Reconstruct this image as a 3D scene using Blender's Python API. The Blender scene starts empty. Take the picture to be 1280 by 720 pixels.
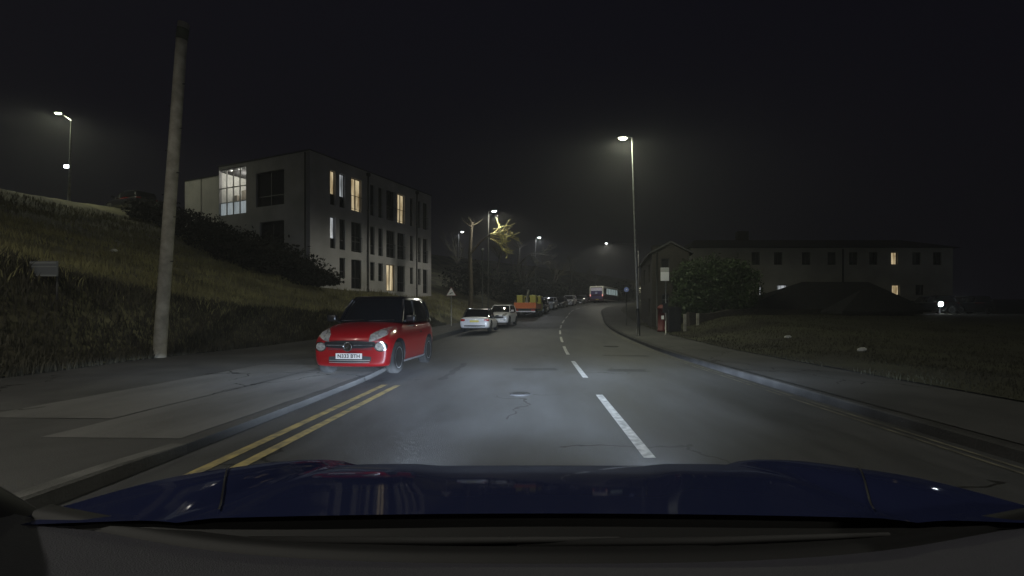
import bpy, bmesh, math, random
from mathutils import Vector, Matrix, noise
from mathutils.bvhtree import BVHTree
random.seed(7)
SC = bpy.context.scene
COL = SC.collection
R = math.radians
PI = math.pi

# ------------------------------------------------------------------ camera
cam = bpy.data.cameras.new('camera')
cam.sensor_width = 36.0
cam.lens = 36.0 * 600 / 1280
cam.shift_x = -29 / 1280
cam.shift_y = 33 / 1280
cam.clip_start = 0.05
cam.clip_end = 2000
cam_o = bpy.data.objects.new('camera', cam)
COL.objects.link(cam_o)
cam_o.location = (0, 0, 1.3)
cam_o.rotation_euler = (R(90), 0, 0)
SC.camera = cam_o

# ------------------------------------------------------------------ world: a moonless night sky over a town
world = bpy.data.worlds.new('World')
SC.world = world
world.use_nodes = True
wn = world.node_tree
bg = wn.nodes['Background']
tc = wn.nodes.new('ShaderNodeTexCoord')
sp = wn.nodes.new('ShaderNodeSeparateXYZ')
mr = wn.nodes.new('ShaderNodeMapRange')
mr.inputs['From Min'].default_value = -0.05
mr.inputs['From Max'].default_value = 0.7
cr = wn.nodes.new('ShaderNodeValToRGB')
cr.color_ramp.elements[0].color = (0.0030, 0.0025, 0.0040, 1)
cr.color_ramp.elements[1].color = (0.0031, 0.0030, 0.0057, 1)
wn.links.new(tc.outputs['Generated'], sp.inputs[0])
wn.links.new(sp.outputs['Z'], mr.inputs['Value'])
wn.links.new(mr.outputs[0], cr.inputs[0])
wn.links.new(cr.outputs[0], bg.inputs['Color'])
bg.inputs['Strength'].default_value = 1.0

SC.view_settings.view_transform = 'Standard'
SC.view_settings.look = 'None'
SC.view_settings.exposure = 0.0
SC.view_settings.gamma = 1.0
SC.cycles.use_denoising = True
SC.cycles.use_light_tree = True
SC.cycles.max_bounces = 5
SC.cycles.sample_clamp_indirect = 2.0

LAMP_W = 1050.0       # street lamp
HEAD_W = 26000.0       # this car's headlamps

# ------------------------------------------------------------------ basic helpers
def W(px, py, Y):
    """where a pixel of the photograph lies at distance Y"""
    return Vector(((px - 669) * Y / 600, Y, 1.3 + (393 - py) * Y / 600))

def tag(o, label=None, cat=None, group=None, kind=None):
    if label: o['label'] = label
    if cat: o['category'] = cat
    if group: o['group'] = group
    if kind: o['kind'] = kind
    return o

def empty(name, loc=(0, 0, 0), rz=0.0, label=None, cat=None, group=None):
    o = bpy.data.objects.new(name, None)
    COL.objects.link(o)
    o.location = loc
    o.rotation_euler = (0, 0, rz)
    o.empty_display_size = 0.2
    return tag(o, label, cat, group)

def obj(name, bm, mat, parent=None, smooth=False):
    me = bpy.data.meshes.new(name)
    bm.to_mesh(me)
    bm.free()
    for m in (mat if isinstance(mat, (list, tuple)) else [mat]):
        me.materials.append(m)
    if smooth:
        for p in me.polygons: p.use_smooth = True
    o = bpy.data.objects.new(name, me)
    COL.objects.link(o)
    if parent: o.parent = parent
    return o

def kids(o): return [c for c in bpy.data.objects if c.parent == o]

def copy_tree(o, parent=None, label=None):
    tree = []
    def rec(s, p):
        c = s.copy(); COL.objects.link(c); c.parent = p
        for k in CH.get(s.name, []): rec(k, c)
        return c
    CH = {}
    for k in bpy.data.objects:
        if k.parent: CH.setdefault(k.parent.name, []).append(k)
    c = rec(o, parent)
    if label: c['label'] = label
    return c

def box(bm, c, s, rot=None, bev=0.0, mi=0):
    r = bmesh.ops.create_cube(bm, size=1.0)
    vs = r['verts']
    bmesh.ops.scale(bm, verts=vs, vec=s)
    if bev > 0:
        es = list({e for v in vs for e in v.link_edges})
        g = bmesh.ops.bevel(bm, geom=es, offset=bev, segments=2, profile=0.7, affect='EDGES')
        vs = list({v for f in g['faces'] for v in f.verts} | {v for v in vs if v.is_valid})
    if rot is not None: bmesh.ops.rotate(bm, verts=vs, cent=(0, 0, 0), matrix=rot)
    bmesh.ops.translate(bm, verts=vs, vec=c)
    if mi:
        for f in {f for v in vs for f in v.link_faces}: f.material_index = mi
    return vs

def tube(bm, pts, rads, n=8, caps=True, mi=0):
    pts = [Vector(p) for p in pts]
    rings = []
    up = Vector((0.13, 0.31, 0.94)).normalized()
    for i, p in enumerate(pts):
        if i == 0: d = pts[1] - p
        elif i == len(pts) - 1: d = p - pts[i - 1]
        else: d = pts[i + 1] - pts[i - 1]
        if d.length < 1e-9: d = Vector((0, 0, 1))
        d.normalize()
        a = d.cross(up if abs(d.dot(up)) < 0.97 else Vector((1, 0, 0))).normalized()
        b = d.cross(a)
        r = rads[i] if isinstance(rads, (list, tuple)) else rads
        rings.append([bm.verts.new(p + (a * math.cos(2 * PI * k / n) + b * math.sin(2 * PI * k / n)) * r) for k in range(n)])
    for i in range(len(rings) - 1):
        for k in range(n):
            f = bm.faces.new((rings[i][k], rings[i][(k + 1) % n], rings[i + 1][(k + 1) % n], rings[i + 1][k]))
            f.smooth = True; f.material_index = mi
    if caps:
        for rg, rev in ((rings[0], False), (rings[-1], True)):
            try:
                f = bm.faces.new(rg[::-1] if rev else rg); f.material_index = mi
            except ValueError: pass

def lathe(bm, prof, n=20, c=(0, 0, 0), axis='Z', mi=0):
    c = Vector(c); rings = []
    for r, h in prof:
        ring = []
        for k in range(n):
            a = 2 * PI * k / n
            u, v = r * math.cos(a), r * math.sin(a)
            ring.append(bm.verts.new(c + (Vector((u, v, h)) if axis == 'Z' else Vector((h, u, v)) if axis == 'X' else Vector((u, h, v)))))
        rings.append(ring)
    for i in range(len(rings) - 1):
        for k in range(n):
            f = bm.faces.new((rings[i][k], rings[i][(k + 1) % n], rings[i + 1][(k + 1) % n], rings[i + 1][k]))
            f.smooth = True; f.material_index = mi
    for rg in (rings[0], rings[-1]):
        f = bm.faces.new(rg); f.material_index = mi
    bmesh.ops.recalc_face_normals(bm, faces=bm.faces)

def sstep(x, a=0.0, b=1.0):
    t = max(0.0, min(1.0, (x - a) / (b - a)))
    return t * t * (3 - 2 * t)

def interp(tab, y):
    """monotone cubic-ish (Catmull-Rom) through a table"""
    if y <= tab[0][0]: return tab[0][1]
    if y >= tab[-1][0]:
        (x0, v0), (x1, v1) = tab[-2:]
        return v1 + (v1 - v0) / (x1 - x0) * (y - x1)
    for i in range(len(tab) - 1):
        if tab[i][0] <= y <= tab[i + 1][0]:
            x0, v0 = tab[i]; x1, v1 = tab[i + 1]
            def sl(j):
                if j <= 0 or j >= len(tab) - 1:
                    j = max(0, min(len(tab) - 2, j if j <= 0 else j - 1))
                    return (tab[j + 1][1] - tab[j][1]) / (tab[j + 1][0] - tab[j][0])
                return (tab[j + 1][1] - tab[j - 1][1]) / (tab[j + 1][0] - tab[j - 1][0])
            h = x1 - x0; t = (y - x0) / h
            m0, m1 = sl(i) * h, sl(i + 1) * h
            return (2*t**3-3*t*t+1)*v0 + (t**3-2*t*t+t)*m0 + (-2*t**3+3*t*t)*v1 + (t**3-t*t)*m1

# ------------------------------------------------------------------ materials
MATS = {}
def mat(name, color, rough=0.7, metal=0.0, emit=None, estr=0.0, coat=0.0, bump=0.0, bscale=40.0, var=0.0, vscale=3.0, spec=None, color2=None):
    if name in MATS: return MATS[name]
    m = bpy.data.materials.new(name); m.use_nodes = True
    nt = m.node_tree; b = nt.nodes['Principled BSDF']
    b.inputs['Base Color'].default_value = (*color, 1)
    b.inputs['Roughness'].default_value = rough
    b.inputs['Metallic'].default_value = metal
    if spec is not None: b.inputs['Specular IOR Level'].default_value = spec
    if coat: b.inputs['Coat Weight'].default_value = coat; b.inputs['Coat Roughness'].default_value = 0.04
    if emit: b.inputs['Emission Color'].default_value = (*emit, 1); b.inputs['Emission Strength'].default_value = estr
    co = nt.nodes.new('ShaderNodeTexCoord')
    if var > 0 or color2:
        n = nt.nodes.new('ShaderNodeTexNoise'); n.inputs['Scale'].default_value = vscale; n.inputs['Detail'].default_value = 6
        nt.links.new(co.outputs['Object'], n.inputs['Vector'])
        r = nt.nodes.new('ShaderNodeValToRGB')
        c2 = color2 or tuple(c * (1 - var) for c in color)
        r.color_ramp.elements[0].position = 0.36; r.color_ramp.elements[1].position = 0.64
        r.color_ramp.elements[0].color = (*c2, 1)
        r.color_ramp.elements[1].color = (*(color if color2 else [min(1, c * (1 + var)) for c in color]), 1)
        nt.links.new(n.outputs['Fac'], r.inputs['Fac']); nt.links.new(r.outputs['Color'], b.inputs['Base Color'])
    if bump > 0:
        n2 = nt.nodes.new('ShaderNodeTexNoise'); n2.inputs['Scale'].default_value = bscale; n2.inputs['Detail'].default_value = 5
        nt.links.new(co.outputs['Object'], n2.inputs['Vector'])
        bp = nt.nodes.new('ShaderNodeBump'); bp.inputs['Strength'].default_value = bump; bp.inputs['Distance'].default_value = 0.03
        nt.links.new(n2.outputs['Fac'], bp.inputs['Height']); nt.links.new(bp.outputs['Normal'], b.inputs['Normal'])
    MATS[name] = m
    return m

def asphalt(name, base, light, dark, rough=0.62, stretch=(1, 0.25, 1)):
    m = bpy.data.materials.new(name); m.use_nodes = True
    nt = m.node_tree; b = nt.nodes['Principled BSDF']; L = nt.links.new; N = nt.nodes.new
    co = N('ShaderNodeTexCoord'); mp = N('ShaderNodeMapping'); mp.inputs['Scale'].default_value = stretch
    L(co.outputs['Object'], mp.inputs['Vector'])
    n1 = N('ShaderNodeTexNoise'); n1.inputs['Scale'].default_value = 0.9; n1.inputs['Detail'].default_value = 7; n1.inputs['Roughness'].default_value = 0.6
    L(mp.outputs[0], n1.inputs['Vector'])
    r1 = N('ShaderNodeValToRGB')
    e = r1.color_ramp.elements
    e[0].position = 0.33; e[0].color = (*dark, 1); e[1].position = 0.68; e[1].color = (*light, 1)
    k = r1.color_ramp.elements.new(0.5); k.color = (*base, 1)
    L(n1.outputs['Fac'], r1.inputs['Fac'])
    # fine stones
    n2 = N('ShaderNodeTexNoise'); n2.inputs['Scale'].default_value = 90; n2.inputs['Detail'].default_value = 3
    L(co.outputs['Object'], n2.inputs['Vector'])
    mx = N('ShaderNodeMix'); mx.data_type = 'RGBA'; mx.blend_type = 'OVERLAY'; mx.inputs[0].default_value = 0.55
    L(r1.outputs['Color'], mx.inputs[6]); L(n2.outputs['Color'], mx.inputs[7])
    hs = N('ShaderNodeHueSaturation'); hs.inputs['Saturation'].default_value = 0.5
    L(mx.outputs[2], hs.inputs['Color'])
    # cracks / sealed joints
    vo = N('ShaderNodeTexVoronoi'); vo.feature = 'DISTANCE_TO_EDGE'; vo.inputs['Scale'].default_value = 0.35
    nz = N('ShaderNodeTexNoise'); nz.inputs['Scale'].default_value = 1.2; nz.inputs['Detail'].default_value = 4
    L(co.outputs['Object'], nz.inputs['Vector'])
    ad = N('ShaderNodeMix'); ad.data_type = 'RGBA'; ad.blend_type = 'ADD'; ad.inputs[0].default_value = 1.0
    L(co.outputs['Object'], ad.inputs[6]); L(nz.outputs['Color'], ad.inputs[7])
    L(ad.outputs[2], vo.inputs['Vector'])
    lt = N('ShaderNodeMath'); lt.operation = 'LESS_THAN'; lt.inputs[1].default_value = 0.006
    L(vo.outputs['Distance'], lt.inputs[0])
    n3 = N('ShaderNodeTexNoise'); n3.inputs['Scale'].default_value = 0.25
    L(co.outputs['Object'], n3.inputs['Vector'])
    gt = N('ShaderNodeMath'); gt.operation = 'GREATER_THAN'; gt.inputs[1].default_value = 0.52
    L(n3.outputs['Fac'], gt.inputs[0])
    mu = N('ShaderNodeMath'); mu.operation = 'MULTIPLY'; L(lt.outputs[0], mu.inputs[0]); L(gt.outputs[0], mu.inputs[1])
    m2 = N('ShaderNodeMix'); m2.data_type = 'RGBA'; L(mu.outputs[0], m2.inputs[0]); L(hs.outputs[0], m2.inputs[6]); m2.inputs[7].default_value = (0.012, 0.012, 0.012, 1)
    L(m2.outputs[2], b.inputs['Base Color'])
    mr_ = N('ShaderNodeMapRange'); mr_.inputs['To Min'].default_value = rough - 0.14; mr_.inputs['To Max'].default_value = rough + 0.16
    L(n1.outputs['Fac'], mr_.inputs['Value']); L(mr_.outputs[0], b.inputs['Roughness'])
    bp = N('ShaderNodeBump'); bp.inputs['Strength'].default_value = 0.5; bp.inputs['Distance'].default_value = 0.012
    L(n2.outputs['Fac'], bp.inputs['Height']); L(bp.outputs['Normal'], b.inputs['Normal'])
    b.inputs['Specular IOR Level'].default_value = 0.35
    MATS[name] = m
    return m

def stone(name, c1, c2, mortar, scale=2.6, rough=0.9):
    m = bpy.data.materials.new(name); m.use_nodes = True
    nt = m.node_tree; b = nt.nodes['Principled BSDF']; L = nt.links.new; N = nt.nodes.new
    co = N('ShaderNodeTexCoord'); sx = N('ShaderNodeSeparateXYZ'); L(co.outputs['Object'], sx.inputs[0])
    a = N('ShaderNodeMath'); a.operation = 'ADD'; L(sx.outputs['X'], a.inputs[0]); L(sx.outputs['Y'], a.inputs[1])
    cb = N('ShaderNodeCombineXYZ'); L(a.outputs[0], cb.inputs['X']); L(sx.outputs['Z'], cb.inputs['Y'])
    nz = N('ShaderNodeTexNoise'); nz.inputs['Scale'].default_value = 2.5; L(co.outputs['Object'], nz.inputs['Vector'])
    vm = N('ShaderNodeVectorMath'); vm.operation = 'MULTIPLY_ADD'; vm.inputs[1].default_value = (0.08, 0.08, 0.08)
    L(nz.outputs['Color'], vm.inputs[0]); L(cb.outputs[0], vm.inputs[2])
    br = N('ShaderNodeTexBrick'); br.inputs['Scale'].default_value = scale
    br.inputs['Color1'].default_value = (*c1, 1); br.inputs['Color2'].default_value = (*c2, 1); br.inputs['Mortar'].default_value = (*mortar, 1)
    br.inputs['Mortar Size'].default_value = 0.025; br.inputs['Bias'].default_value = -0.2
    L(vm.outputs[0], br.inputs['Vector'])
    n2 = N('ShaderNodeTexNoise'); n2.inputs['Scale'].default_value = 6; n2.inputs['Detail'].default_value = 6
    L(co.outputs['Object'], n2.inputs['Vector'])
    mx = N('ShaderNodeMix'); mx.data_type = 'RGBA'; mx.blend_type = 'OVERLAY'; mx.inputs[0].default_value = 0.7
    L(br.outputs['Color'], mx.inputs[6]); L(n2.outputs['Fac'], mx.inputs[7]); L(mx.outputs[2], b.inputs['Base Color'])
    bp = N('ShaderNodeBump'); bp.inputs['Strength'].default_value = 0.8; bp.inputs['Distance'].default_value = 0.04
    L(br.outputs['Fac'], bp.inputs['Height']); bp.invert = True
    L(bp.outputs['Normal'], b.inputs['Normal']); b.inputs['Roughness'].default_value = rough
    MATS[name] = m
    return m

def glow(name, color, s, curtains=False, c2=None):
    """a lit window: the lamp-lit curtain or blind behind the pane gives off the light"""
    m = bpy.data.materials.new(name); m.use_nodes = True
    nt = m.node_tree; b = nt.nodes['Principled BSDF']; L = nt.links.new; N = nt.nodes.new
    b.inputs['Base Color'].default_value = (0.2, 0.2, 0.2, 1); b.inputs['Roughness'].default_value = 0.25
    if curtains:
        co = N('ShaderNodeTexCoord'); mp = N('ShaderNodeMapping'); mp.inputs['Scale'].default_value = (3.2, 3.2, 0.45)
        L(co.outputs['Object'], mp.inputs['Vector'])
        n = N('ShaderNodeTexNoise'); n.inputs['Scale'].default_value = 1.6; n.inputs['Detail'].default_value = 3
        L(mp.outputs[0], n.inputs['Vector'])
        r = N('ShaderNodeValToRGB'); r.color_ramp.elements[0].position = 0.35; r.color_ramp.elements[1].position = 0.6
        r.color_ramp.elements[0].color = (*(c2 or [c * 0.25 for c in color]), 1); r.color_ramp.elements[1].color = (*color, 1)
        L(n.outputs['Fac'], r.inputs['Fac']); L(r.outputs['Color'], b.inputs['Emission Color'])
    else:
        b.inputs['Emission Color'].default_value = (*color, 1)
    b.inputs['Emission Strength'].default_value = s
    MATS[name] = m
    return m

ROAD = asphalt('road_asphalt', (0.052, 0.055, 0.06), (0.085, 0.088, 0.094), (0.026, 0.027, 0.03))
PAVE = asphalt('pavement_asphalt', (0.062, 0.061, 0.06), (0.085, 0.083, 0.08), (0.04, 0.04, 0.039), rough=0.8, stretch=(0.6, 0.6, 1))
PATCH = asphalt('patch_asphalt', (0.115, 0.113, 0.105), (0.145, 0.142, 0.13), (0.08, 0.078, 0.07), rough=0.8)
DPATCH = asphalt('dark_patch_asphalt', (0.03, 0.031, 0.033), (0.04, 0.04, 0.042), (0.02, 0.02, 0.022), rough=0.7)
KERB = mat('kerb_stone', (0.028, 0.028, 0.028), 0.85, bump=0.4, var=0.35, vscale=2)
PALEK = mat('pale_kerb_stone', (0.11, 0.109, 0.104), 0.85, bump=0.4, var=0.3, vscale=2)
YEL = mat('yellow_paint', (0.4, 0.32, 0.13), 0.7, bump=0.3, bscale=60, color2=(0.2, 0.175, 0.1), vscale=9)
PYEL = mat('worn_pale_yellow_paint', (0.2, 0.19, 0.14), 0.75, bump=0.3, bscale=60, color2=(0.075, 0.073, 0.065), vscale=3)
WHT = mat('white_paint', (0.62, 0.62, 0.6), 0.7, bump=0.3, bscale=60, color2=(0.3, 0.3, 0.29), vscale=11)
SOIL = mat('grassy_soil', (0.16, 0.15, 0.08), 0.95, bump=1.0, bscale=7, color2=(0.05, 0.044, 0.026), vscale=0.5)
FIELD = mat('mown_grass', (0.045, 0.046, 0.022), 0.95, bump=0.8, bscale=14, color2=(0.024, 0.021, 0.013), vscale=0.5)
BLADE = mat('grass_blade', (0.26, 0.245, 0.11), 0.8, color2=(0.11, 0.1, 0.05), vscale=0.6)
BLADE2 = mat('dry_grass_blade', (0.06, 0.055, 0.036), 0.85, color2=(0.03, 0.027, 0.018), vscale=0.8)
BLADE3 = mat('short_verge_blade', (0.035, 0.034, 0.018), 0.9, color2=(0.02, 0.018, 0.01), vscale=0.8)
LEAF = mat('hedge_leaf', (0.035, 0.06, 0.018), 0.6, color2=(0.018, 0.03, 0.01), vscale=2)
DLEAF = mat('dark_leaf', (0.012, 0.013, 0.008), 0.8, color2=(0.007, 0.007, 0.005), vscale=2)
BARK = mat('bark', (0.09, 0.075, 0.055), 0.9, bump=0.8, bscale=16, color2=(0.05, 0.042, 0.032), vscale=5)
TWIG = mat('twig', (0.16, 0.14, 0.09), 0.85, color2=(0.09, 0.085, 0.05), vscale=3)
POLEW = mat('weathered_pole_wood', (0.31, 0.295, 0.25), 0.85, bump=0.6, bscale=22, color2=(0.19, 0.18, 0.15), vscale=4)
GALV = mat('galvanised_steel', (0.3, 0.3, 0.29), 0.5, metal=0.6, bump=0.1, var=0.2, vscale=6)
BLACKM = mat('black_painted_steel', (0.015, 0.015, 0.016), 0.45)
RENDERW = mat('pale_wall_render', (0.5, 0.485, 0.5), 0.9, bump=0.25, bscale=30, color2=(0.38, 0.37, 0.375), vscale=0.6)
RENDERD = mat('grey_wall_render', (0.36, 0.345, 0.31), 0.9, bump=0.25, bscale=30, color2=(0.27, 0.26, 0.235), vscale=0.5)
FRAME = mat('dark_window_frame', (0.03, 0.03, 0.033), 0.5)
DGLASS = mat('dark_window_glass', (0.012, 0.013, 0.016), 0.07, spec=0.6)
ROOFM = mat('flat_roof_felt', (0.05, 0.05, 0.052), 0.9)
SLATE = mat('slate_roof', (0.02, 0.02, 0.022), 0.7, bump=0.6, bscale=9, var=0.3, vscale=6)
PIPE = mat('drain_pipe', (0.03, 0.03, 0.03), 0.5)
STONE = stone('gritstone', (0.045, 0.037, 0.031), (0.026, 0.022, 0.02), (0.022, 0.02, 0.018))
RUBBER = mat('tyre_rubber', (0.02, 0.02, 0.02), 0.8)
CHROME = mat('chrome', (0.7, 0.7, 0.72), 0.15, metal=1.0)
SILVER = mat('alloy_silver', (0.6, 0.61, 0.64), 0.3, metal=0.5)
PLASTIC = mat('black_plastic', (0.02, 0.02, 0.021), 0.5)
CARGLASS = mat('car_glass', (0.01, 0.011, 0.013), 0.04, spec=0.8)
REDP = mat('red_car_paint', (0.3, 0.008, 0.012), 0.35, coat=1.0)
WHITEP = mat('white_car_paint', (0.72, 0.71, 0.73), 0.35, coat=1.0)
SILVP = mat('silver_car_paint', (0.4, 0.42, 0.47), 0.3, coat=1.0)
BLACKP = mat('black_car_paint', (0.012, 0.012, 0.015), 0.3, coat=1.0)
BLUEP = mat('deep_blue_car_paint', (0.014, 0.018, 0.052), 0.3, coat=0.24, spec=0.0)
BLUEP.node_tree.nodes['Principled BSDF'].inputs['Coat Roughness'].default_value = .05
GREYP = mat('grey_car_paint', (0.07, 0.075, 0.085), 0.3, coat=1.0)
HLENS = mat('headlamp_lens', (0.42, 0.41, 0.38), 0.25, coat=1.0, color2=(0.16, 0.16, 0.16), vscale=14)
TLENS = mat('tail_lamp_lens', (0.4, 0.02, 0.015), 0.2, coat=1.0)
PLW = mat('white_plate', (0.9, 0.9, 0.9), 0.4)
PLY = mat('yellow_plate', (0.7, 0.6, 0.12), 0.4)
INK = mat('black_lettering', (0.01, 0.01, 0.01), 0.5)
SIGNW = mat('white_sign_face', (0.9, 0.9, 0.89), 0.4)
SIGNR = mat('red_sign_border', (0.35, 0.03, 0.03), 0.5)
SIGNG = mat('grey_sign_back', (0.22, 0.23, 0.23), 0.5)
SIGNB = mat('blue_sign_face', (0.25, 0.32, 0.75), 0.4)
ORANGE = mat('orange_truck_paint', (0.6, 0.16, 0.05), 0.45, coat=0.3)
LIME = mat('yellow_truck_paint', (0.45, 0.42, 0.08), 0.5)
BUSP = mat('purple_bus_paint', (0.08, 0.065, 0.2), 0.35, coat=0.6)
BUSR = mat('maroon_bus_paint', (0.06, 0.02, 0.04), 0.35, coat=0.6)
BUSW = mat('pale_bus_paint', (0.75, 0.73, 0.68), 0.4, coat=0.4)
PBOX = mat('red_post_box_paint', (0.09, 0.012, 0.012), 0.6)
DPOLE = mat('dull_grey_pole', (0.07, 0.07, 0.068), 0.7)
PAPER = mat('white_litter', (0.6, 0.6, 0.56), 0.8)
WARMW = glow('warm_lit_curtain', (1.0, 0.82, 0.5), 0.62, True, (0.32, 0.22, 0.1))
COOLW = glow('cool_lit_blind', (0.9, 0.95, 1.0), 0.45, True, (0.2, 0.22, 0.22))
STAIR = glow('lit_stairwell_wall', (0.86, 0.88, 0.84), 0.62, True, (0.4, 0.4, 0.36))
BUSLIT = glow('lit_bus_interior', (0.62, 0.78, 0.78), 0.45, True, (0.03, 0.04, 0.04))
LAMPG = glow('lit_lamp_lens', (1.0, 1.0, 0.74), 40)
LAMPW = glow('lit_white_lamp_lens', (0.9, 0.95, 1.0), 16)
FLOODG = glow('lit_flood_lens', (0.85, 0.93, 1.0), 120)
TAILON = glow('lit_tail_lamp', (1.0, 0.35, 0.3), 1.2)

# ------------------------------------------------------------------ the lie of the land
GT = [(-40, 0.0), (0, 0.0), (15, 0.0), (22, 0.1), (28, 0.24), (36, 0.52), (44, 1.0), (60, 1.95), (83, 3.25), (110, 4.6), (150, 5.6), (220, 6.0)]
CT = [(-40, 1.04), (0, 1.04), (15, 1.06), (20, 1.16), (28, 1.45), (36, 1.98), (44, 2.85), (60, 5.1), (83, 11.9), (110, 24.0), (150, 48.0), (220, 92.0)]
LK = [(-40, -3.5), (0, -3.5), (10, -3.55), (14, -4.0), (20, -4.9), (26, -4.95), (32, -4.3), (40, -2.9), (50, -0.9), (60, 0.75), (83, 7.6), (110, 19.5), (150, 43.0), (220, 87.0)]
BE = [(-40, -10.4), (9, -10.4), (14, -10.8), (20, -9.9), (26, -8.4), (34, -6.3), (44, -4.1), (60, -0.8), (83, 5.8), (110, 17.5), (150, 41.0), (220, 85.0)]
H1 = [(-40, 3.2), (0, 3.0), (9, 2.7), (14, 1.95), (18, 1.45), (24, 1.0), (34, 0.6), (60, 0.5), (220, 0.5)]
def gz(y): return interp(GT, y)
def cx(y): return interp(CT, y)
def lk(y): return interp(LK, y)
def rk(y): return cx(y) + 3.36 + 0.15 * sstep(y, 40, 90)
def be(y): return interp(BE, y)
def re_(y): return rk(y) + 2.3
def bank_z(u, y):
    n = noise.noise(Vector((u * 0.35, y * 0.3, 1.7))) * 0.25 + noise.noise(Vector((u * 1.1, y * 0.9, 4.2))) * 0.1
    h = gz(y) + 0.1 + interp(H1, y) * sstep(u, 0.0, 1.5)
    v = max(0, u - 1.3)
    s = 0.335
    h += s * min(v, 24) + 0.08 * max(0, v - 24)
    return h + n * sstep(u, 0.2, 2)
def land_left(x, y): return bank_z(be(y) - x, y) if x < be(y) else gz(y) + 0.1
def field_z(v, y):
    base = gz(y) + 0.12
    tgt = 1.32 + 0.004 * max(0, y - 34)
    k = sstep(y, 12, 33) * sstep(v, 0.0, 5.0)
    z = base * (1 - k) + max(base, tgt) * k
    if y > 50: z = z * (1 - sstep(y, 50, 80)) + base * sstep(y, 50, 80)
    return z + noise.noise(Vector((v * 0.4, y * 0.3, 9.0))) * 0.05 * sstep(v, 0.1, 1.5)
def land_right(x, y): return field_z(x - re_(y), y) if x > re_(y) else gz(y) + 0.12

YS = [-30 + i * 1.5 for i in range(20)] + [i * 0.8 for i in range(0, 75)] + [60 + i * 2.5 for i in range(65)]
def strip(name, fa, fb, nz, matx, zf, n=1, y0=-30, y1=221, kind='structure', dz=0.0, ys=None):
    bm = bmesh.new(); prev = None
    for y in (ys or [y for y in YS if y0 <= y <= y1]):
        row = []
        for k in range(n + 1):
            x = fa(y) + (fb(y) - fa(y)) * k / n
            row.append(bm.verts.new((x, y, zf(x, y) + dz)))
        if prev:
            for k in range(n): bm.faces.new((prev[k], prev[k + 1], row[k + 1], row[k]))
        prev = row
    o = obj(name, bm, matx, smooth=True)
    if kind: tag(o, kind=kind)
    return o

def lph(y): return 0.055 - 0.045 * sstep(y, 3.7, 5.0) * (1 - sstep(y, 17, 20)) + .045 * sstep(y, 18, 24)
def camber(x, y):
    c = cx(y)
    return gz(y) - 0.004 * (x - c) ** 2 + 0.0
strip('road', lambda y: lk(y) - 0.02, lambda y: rk(y) + 0.02, 8, ROAD, camber, n=10)
strip('left_pavement', lambda y: be(y) - 0.4, lambda y: lk(y) - 0.16, 4, PAVE, lambda x, y: gz(y) + lph(y) - .004 + 0.009 * abs(x - lk(y)) , n=6)
strip('right_pavement', lambda y: rk(y) + 0.14, lambda y: re_(y) + 0.3, 4, PAVE, lambda x, y: gz(y) + 0.095, n=2)

def kerb_strip(name, f, w0, w1, top, low=None, m=None, ya=-30, yb=221):
    bm = bmesh.new(); prev = None
    for y in [y for y in YS if ya <= y <= yb]:
        t = top if low is None else low(y)
        bv = min(.02, max(.002, t * .4)); xs = [(f(y) + w0, -0.3), (f(y) + w0, t - bv), (f(y) + w0 + (bv if w1 > w0 else -bv), t), (f(y) + w1, t), (f(y) + w1, -0.3)]
        row = [bm.verts.new((x, y, gz(y) + z)) for x, z in xs]
        if prev:
            for k in range(4): bm.faces.new((prev[k], prev[k + 1], row[k + 1], row[k]))
        prev = row
    bmesh.ops.recalc_face_normals(bm, faces=bm.faces)
    return tag(obj(name, bm, m or KERB), kind='structure')
kerb_strip('left_kerb', lk, 0.0, -0.16, 0.1, lph, PALEK, yb=4.9)
kerb_strip('left_kerb', lk, 0.0, -0.16, 0.1, lph, PAVE, ya=4.7)
kerb_strip('right_kerb', rk, 0.0, 0.14, 0.085)

# painted lines
def line(name, f, off, w, y0, y1, m):
    ys = [y0 + (y1 - y0) * i / max(2, int((y1 - y0) / 0.5)) for i in range(max(2, int((y1 - y0) / 0.5)) + 1)]
    return strip(name, lambda y: f(y) + off - w / 2, lambda y: f(y) + off + w / 2, 1, m, camber, dz=0.005, ys=ys, n=1)
line('yellow_line', lambda y: -2.93, 0, 0.125, -6, 9.35, YEL)
line('yellow_line', lambda y: -2.64, 0, 0.125, -6, 9.2, YEL)
line('yellow_line', rk, -0.16, 0.05, 1, 70, PYEL)
line('yellow_line', rk, -0.30, 0.05, 1, 70, PYEL)
line('white_line', cx, 0, 0.11, -4, 4.2-3.4, WHT)
y = 4.35
while y < 95:
    line('white_line', cx, 0, 0.11, y, y + 3.45, WHT); y += 5.55
line('white_line', lk, 1.9, 0.09, 22, 44, WHT) if False else None

def patch(name, x0, x1, y0, y1, m, zf, dz, jag=0.05):
    bm = bmesh.new(); n = 14; rows = []
    for j in range(n + 1):
        y = y0 + (y1 - y0) * j / n
        a = x0 + random.uniform(-jag, jag); b = x1 + random.uniform(-jag, jag)
        rows.append([bm.verts.new((a + (b - a) * k / 6, y, zf(a + (b - a) * k / 6, y) + dz)) for k in range(7)])
    for j in range(n):
        for k in range(6): bm.faces.new((rows[j][k], rows[j][k + 1], rows[j + 1][k + 1], rows[j + 1][k]))
    return tag(obj(name, bm, m), kind='structure')
lpz = lambda x, y: gz(y) + lph(y) - .004 + 0.009 * abs(x - lk(y))
patch('pavement_patch', -5.15, -3.68, 5.0, 10.9, PATCH, lpz, 0.006, 0.02)
patch('pavement_patch', -6.9, -5.19, 5.9, 12.2, PATCH, lpz, 0.006, 0.02)
patch('road_patch', -0.5, 0.5, 11.2, 11.7, DPATCH, camber, 0.004, 0.08)
patch('road_patch', 1.7, 2.6, 11.0, 11.5, DPATCH, camber, 0.004, 0.08)
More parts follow.
